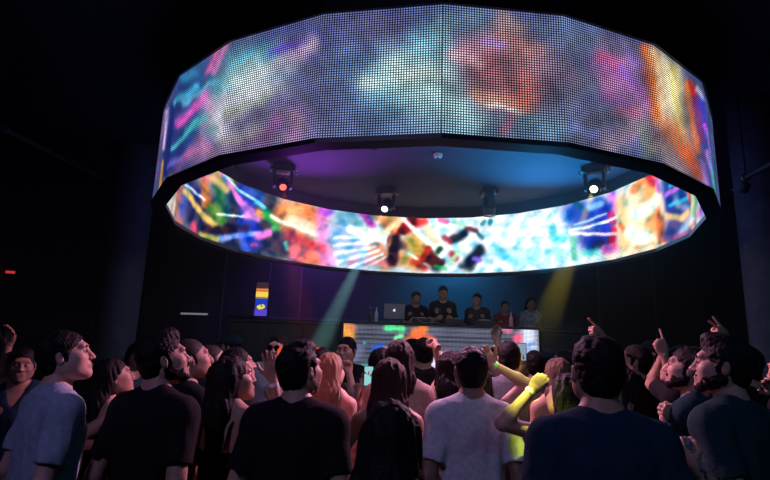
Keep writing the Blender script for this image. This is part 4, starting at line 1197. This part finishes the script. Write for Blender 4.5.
# pipes under the ceiling
def pipe(x0, y0, Y0, x1, y1, Y1, r, lab, clampt=None):
    a = at(x0, y0, Y0); b = at(x1, y1, Y1); o = empty('ceiling_pipe', a); tag(o, lab, 'pipe')
    MB().tube([(0, 0, 0), b - a], r, 14).build('tube', mat('pipe_grey', (.10, .10, .12), .4, .6), o, True)
    for t in (.12, .88):
        q = (b - a) * t; MB().tube([q, (q.x, q.y, CEIL - a.z)], .01, 8).build('hanger_rod', BLACK, o)
        MB().lathe([(r + .006, -.02), (r + .02, -.02), (r + .02, .02), (r + .006, .02)], 14, Matrix.Translation(q) @ (b - a).to_track_quat('Z', 'Y').to_matrix().to_4x4()).build('pipe_clamp', METAL, o, True)
    return o


pipe(-20, 117, 5.2, 103, 179, 9.2, .03, 'long thin grey pipe running under the ceiling at the far left')
pipe(741, 180, 6.2, 790, 154, 5.2, .03, 'short thick pipe beside the right column under the ceiling')
p = at(744, 179, 6.15)
lc = empty('clamp_lamp', p); tag(lc, 'small black lamp clamped to the pipe at the right column', 'stage lamp')
MB().lathe([(.03, -.06), (.045, -.04), (.05, .05), (.04, .06), (.001, .06)], 18, T(0, 0, -.11, rx=.6)).build('lamp_body', DARKP, lc, True)
MB().tube([(0, 0, -.10), (.03, 0, -.03), (0, 0, .03), (-.03, 0, -.01)], .010, 8).build('clamp', METAL, lc, True)
MB().tube([(-.01, 0, -.12), (-.10, 0, -.17), (-.16, .02, -.12)], .007, 6).build('power_lead', METAL, lc, True)

# ------------------------------------------------------------------ the crowd
silver = mat('wristband_silver', (.7, .7, .72), .4, .2)
white_b = mat('wristband_white', (.7, .7, .68), .6)
black_b = mat('wristband_black', (.02, .02, .02), .5)
G = 'people in the crowd facing the stage'
# foreground row
person(597, 372, 1.98, 'man in a navy t-shirt seen from behind, largest head in the foreground right of centre', G, yaw=4, hyaw=6, pitch=4, col='navy', q=0, wide=1.06)
P = person(722, 367, 2.45, 'bearded man in a dark teal t-shirt facing left at the right edge holding a cup', G, yaw=-28, hyaw=-62, pitch=8, col='teal', beard=True, q=0, wide=1.0, face=True, quiff=.004,
           L=((692, 474, 2.12), 'hold', (-.1, -.6, -1), (680, 456, 2.14), (.7, .5, 0)))
wristband(P, -1, black_b, r=.033)
person(300, 371, 2.58, 'man in a black t-shirt with swept-up dark hair seen from behind, left of centre', G, yaw=6, hyaw=38, pitch=10, col='black', q=0, wide=1.05, face=True, quiff=.006)
person(471, 371, 2.95, 'man in a white t-shirt with short black hair seen from behind at the centre', G, yaw=0, hyaw=2, pitch=6, col='white', q=0, wide=1.0, tone='brown')
person(390, 439, 1.72, 'woman with a dark hair curtain, shortest and frontmost at the bottom centre', G, fem=True, yaw=0, pitch=4, top='cami', hair='verylong', hcol='black', q=0, tone='brown', wide=1.0)
person(164, 360, 2.62, 'bearded man in a black t-shirt looking up to the right, beside the two close-cropped men', G, yaw=22, hyaw=62, pitch=16, col='black', beard=True, q=0, wide=1.0, face=True, quiff=.006)
person(66, 357, 2.62, 'clean-shaven man in a pale blue t-shirt looking up to the right at the far left', G, yaw=42, hyaw=72, pitch=16, col='lightblue', q=0, face=True, tone='light')
P = person(114, 378, 3.35, 'dark-haired woman in a black camisole with a white wristband gazing up at the left', G, fem=True, yaw=48, hyaw=58, pitch=18, top='cami', hair='long', hcol='black', q=0, face=True,
       R=((110, 444, 3.12), 'relax', (-.6, -.6, -.6), (124, 438, 3.15)), tone='tan', legs='pattern')
wristband(P, 1, white_b, r=.028, w=.022)
P = person(233, 380, 2.88, 'long-haired woman in a black camisole and jeans raising a hand with a silver wristband', G, fem=True, yaw=22, hyaw=64, pitch=14, top='cami', hair='long', hcol='black', q=0, face=True,
       R=((273, 379, 3.02), 'open', (.3, .3, -1), (269, 355, 3.0), (-.3, 1, 0)), tone='tan')
wristband(P, 1, silver, r=.028, w=.02)
# second row, left
person(192, 360, 3.3, 'man with a shaved head in a black shirt directly behind the bearded man at left', G, yaw=40, hyaw=66, pitch=16, col='black', hair='shaved', hcol='shaved', q=1, face=True)
person(213, 361, 4.3, 'man with cropped hair and moustache in a dark denim shirt looking right', G, yaw=55, hyaw=70, pitch=14, col='denim', hair='shaved', hcol='shaved', q=1, face=True, top='shirt')
person(238, 366, 3.75, 'dark-haired man whose profile shows above the woman with the silver wristband', G, yaw=50, hyaw=68, pitch=14, col='black', q=1, face=True)
person(231, 348, 6.3, 'person in a navy cap and dark hoodie turned left, small at the back left', G, yaw=-60, hyaw=-75, pitch=0, col='navy', top='hoodie', hair='cap', q=2)
person(22, 366, 3.9, 'person in a navy v-neck t-shirt in the dark behind the man at the far left', G, yaw=160, hyaw=150, col='navy', q=1, extra='vneck', tone='brown',
       L=((8, 346, 3.9), 'relax', (-.4, 0, -1)), legs='black')
person(138, 356, 5.4, 'dark-haired woman in a black top glancing right, small beside the left column', G, fem=True, yaw=120, hyaw=140, top='cami', hair='long', q=1, face=True)
person(153, 363, 4.4, 'person in a white patterned shirt partly hidden by the bearded man at left', G, yaw=30, hyaw=40, col='pattern', q=1)
P = person(277, 349, 5.2, 'man in sunglasses and a white t-shirt drinking from a red cup', G, yaw=170, hyaw=188, pitch=0, col='white', q=1, face=False, tone='light', R=((281, 366, 5.05), 'hold', (-.2, 0, -1), (281, 353, 5.03), (-.3, 1, 0)))
root, Mw, MH, hands, arms = P
gl = MB()
for sx in (-1, 1): gl.lathe([(.001, 0), (.024, .0), (.026, .003), (.001, .004)], 14, MH @ T(sx * .031, .099, .006, rx=-math.pi / 2)); gl.tube([(sx * .052, .096, .010), (sx * .078, .05, .012), (sx * .08, -.01, .008)], .0025, 6, MH)
gl.tube([(-.01, .103, .01), (.01, .103, .01)], .003, 6, MH); gl.build('sunglasses', mat('sunglass_black', (.006, .006, .008), .1), root, True)
person(322, 362, 4.9, 'dark-haired person just left of the blond woman in the crowd', G, yaw=10, hyaw=40, col='black', q=1)
P = person(331, 371, 3.95, 'blond woman in a black camisole lit red from behind, left of centre', G, fem=True, yaw=10, hyaw=30, pitch=2, top='cami', hair='long', hcol='blond', q=0, tone='light', L='hip')
P = person(346, 351, 5.3, 'man in a black shirt and white scarf facing back towards the camera', G, yaw=-140, hyaw=-162, pitch=0, col='black', q=0, face=True, tone='light',
       R=((352, 391, 5.05), 'hold', (.5, 0, -1), (362, 386, 5.0)), L=((349, 372, 5.08), 'fist', (.4, 0, -1)))
root, Mw, MH, hands, arms = P
MB().tube([(-.05, .075, 1.47), (-.045, .135, 1.36), (-.03, .15, 1.22), (-.035, .145, 1.12)], [.022, .026, .028, .022], 8).build('scarf', CLOTH and cloth('white'), root, True)
person(380, 364, 4.65, 'woman with long dark hair holding a lit phone near the booth', G, fem=True, yaw=-20, hyaw=-10, top='cami', hair='long', q=1, L=((367, 383, 4.42), 'hold', (-.3, 0, -1), (370, 372, 4.4)))
person(400, 359, 3.8, 'woman in a tan top with brown hair in front of the booth screen', G, fem=True, yaw=0, hyaw=12, top='tee', col='tan', hair='long', hcol='brown', q=0, wide=1.06, tone='light')
person(389, 381, 3.15, 'woman with auburn-black hair and bare arms seen from behind, left of the white t-shirt', G, fem=True, yaw=4, hyaw=0, top='cami', hair='verylong', hcol='auburn', q=0, tone='tan', L='hip')
person(411, 353, 5.65, 'bearded man in a dark cap half hidden beside the booth screen', G, yaw=15, hyaw=-50, hair='cap', col='black', beard=True, q=1, extra='blackcap')
person(424, 353, 4.95, 'man in a black t-shirt seen from behind in front of the booth screen', G, yaw=2, hyaw=4, pitch=2, col='black', q=0, wide=1.04)
person(453, 368, 4.15, 'dark-haired woman in a black top stretching her arm up to the left at the booth', G, fem=True, yaw=20, hyaw=50, pitch=16, top='cami', hair='medium', q=0, face=True,
       L=((435, 345, 4.4), 'point', (.45, .9, 0), (426, 337, 4.6)), tone='tan')
# centre right
P = person(474, 383, 3.5, 'person mostly hidden by the white t-shirt man, raising a forearm with green wristband', G, fem=True, yaw=-8, hyaw=-4, top='cami', hair='medium', hcol='black', q=0, tone='light',
       R=((492, 364, 3.40), 'relax', (1, 0, -.5), (484, 350, 3.38)), L='hold')
wristband(P, 1, mat('wristband_green', (.3, .8, .4), .5), r=.028, w=.018, t=.02)
person(509, 359, 4.3, 'man in a grey t-shirt with short dark hair seen from behind, his back lit green', G, yaw=4, hyaw=8, col='grey', q=0, wide=1.04)
person(497, 361, 5.2, 'person with an arm raised straight up in front of the DJ booth', G, yaw=0, col='darkgrey', q=1, R=((497, 340, 5.2), 'pinch', (0, 1, -.2), (492, 326, 5.3)))
person(534, 366, 4.9, 'dark-haired person lifting a phone beside the bright end of the booth screen', G, yaw=0, col='black', q=1, L=((523, 366, 4.75), 'hold', (-.5, 0, -1), (520, 355, 4.72)))
person(549, 363, 6.1, 'person in a dark cap behind the woman with highlighted hair', G, yaw=0, col='black', hair='cap', q=2)
person(564, 363, 5.4, 'dark-haired man looking left between the raised fist and the big navy t-shirt', G, yaw=-40, hyaw=-70, pitch=10, col='black', q=1, face=True)
person(557, 376, 4.0, 'woman with highlighted brown hair seen from behind', G, fem=True, yaw=0, hyaw=-15, top='cami', hair='long', hcol='highlight', q=1, tone='tan')
P = person(566, 398, 2.85, 'black-haired woman raising a bent arm in yellow light, left of the big navy t-shirt', G, fem=True, yaw=-12, hyaw=-22, pitch=10, top='cami', hair='long', hcol='black', q=0, tone='light',
       L=((533, 389, 2.72), 'fist', (-1, -.2, -.8), (546, 374, 2.68), (0, 1, -.2)))
wristband(P, -1, silver, r=.028, w=.016, t=.02)
# right
P = person(634, 362, 4.3, 'man in a black t-shirt pointing high to the left with a braceleted arm', G, yaw=-50, hyaw=-70, pitch=14, col='black', q=0, face=True,
       L=((602, 337, 4.2), 'point', (.45, .9, -.25), (586, 321, 4.15), (0, 1, -.4)))
wristband(P, -1, black_b, r=.03, w=.01)
person(651, 356, 5.2, 'person in a dark cap facing left behind the pointing man', G, yaw=-60, hyaw=-60, col='black', hair='cap', q=1, extra='blackcap', face=True)
person(622, 389, 3.45, 'woman with black hair and a bare lit shoulder behind the big navy t-shirt', G, fem=True, yaw=-30, hyaw=-40, pitch=8, top='cami', col='red', hair='long', q=1, tone='tan')
P = person(688, 370, 3.1, 'bearded man in a dark t-shirt thumbing up, left of the man with the cup', G, yaw=-42, hyaw=-62, pitch=14, col='teal', beard=True, q=0, face=True,
       L=((680, 414, 3.0), 'fist', (.3, .2, -1), (666, 412, 2.98), (.3, 1, 0)))
P = person(679, 366, 3.75, 'person raising a pointing hand behind the thumbing bearded man', G, yaw=-40, hyaw=-60, pitch=12, col='black', q=1, face=True, L=((664, 355, 3.75), 'point', (0, 1, -.2), (658, 338, 3.75), (0, 1, 0)))
wristband(P, -1, black_b, r=.03, w=.01)
P = person(741, 366, 3.6, 'dark-haired person raising a pointing hand behind the bearded man at the right', G, yaw=-30, hyaw=-50, pitch=8, col='black', q=1, L=((727, 339, 3.6), 'peace', (0, 1, -.1), (714, 325, 3.55), (0, 1, -.3)))
wristband(P, -1, silver, r=.03, w=.012)
P = person(790, 372, 3.2, 'person at the right edge of whom only a raised hand shows', G, yaw=-30, col='black', q=1, L=((776, 392, 3.1), 'relax', (.8, 0, -1), (764, 376, 3.05)))
person(668, 380, 5.7, 'person in a dark t-shirt with folded hands in the gloom behind the raised pointing arm', G, yaw=150, hyaw=150, col='darkgrey', q=1, tone='brown', L='hold', R='hold')
person(752, 388, 4.4, 'person in the shadows behind the right shoulder of the man with the cup', G, fem=True, yaw=-150, hyaw=-160, col='black', top='tee', hair='long', q=1, tone='brown')
# DJs
GD = 'people behind the DJ booth'
person(416, 298, 10.35, 'leftmost person behind the DJ booth, in black, right of the laptop', GD, yaw=180, hyaw=170, pitch=-12, col='black', q=2, floor=SZ, L='hold', R='hold')
person(443, 293, 10.12, 'DJ in black leaning over the mixer in the middle of the booth', GD, yaw=180, hyaw=185, pitch=-14, col='black', q=2, floor=SZ, L='hold', R='hold')
person(477, 300, 10.2, 'person in a grey shirt behind the booth, right of the DJ', GD, yaw=-160, hyaw=-150, pitch=-5, col='darkgrey', q=2, floor=SZ)
person(531, 304, 10.4, 'rightmost person behind the booth, standing dim beyond its end', GD, fem=True, yaw=180, pitch=0, col='pattern', top='tee', q=2, floor=SZ, hair='long')
person(505, 307, 10.7, 'person in a dark red top behind the booth, second from the right', GD, yaw=180, pitch=0, col='red', q=2, floor=SZ)


# ------------------------------------------------------------------ held things
def cup(loc, M, lab, m, name='plastic_cup', sc=1.0):
    r = empty(name, loc); tag(r, lab, 'cup')
    MB().lathe([(.027, -.055), (.040, .05), (.0405, .052), (.0365, .05), (.024, -.050)], 22, M @ Matrix.Scale(sc, 4), cap=False).lathe([(.027, -.055), (.026, -.051)], 22, M @ Matrix.Scale(sc, 4)).build('cup_wall', m, r, True)
    MB().lathe([(.0405, .049), (.0425, .0515), (.0405, .054)], 22, M @ Matrix.Scale(sc, 4), cap=False).build('cup_rim', m, r, True)


p = at(682, 452, 2.19); cup(p, Matrix.Identity(4), 'clear plastic cup in the hand of the bearded man at the right edge', mat('cup_clear', (.45, .5, .55), .2))
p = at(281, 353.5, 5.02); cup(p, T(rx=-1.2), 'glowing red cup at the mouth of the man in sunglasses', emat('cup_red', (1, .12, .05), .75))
p = at(363, 384, 4.97); cup(p, Matrix.Identity(4), 'pale cup held by the man with the white scarf', mat('cup_pale', (.6, .62, .65), .4), sc=.8)


def phone(px, py, Y, rz, lab, col):
    p = at(px, py, Y); r = empty('smartphone', p, rz); tag(r, lab, 'phone')
    MB().box(-.036, .036, -.004, .004, -.075, .075, None, .003).build('phone_case', DARKP, r)
    MB().box(-.033, .033, -.0055, -.004, -.070, .070).build('phone_screen', emat('phone_' + lab[:8], col, .8), r)


phone(368.5, 376, 4.35, .2, 'lit phone held up by the long-haired woman near the booth', (.35, .8, .8))
phone(522, 352, 4.68, -.3, 'raised phone at the right end of the booth screen', (.3, .4, .6))
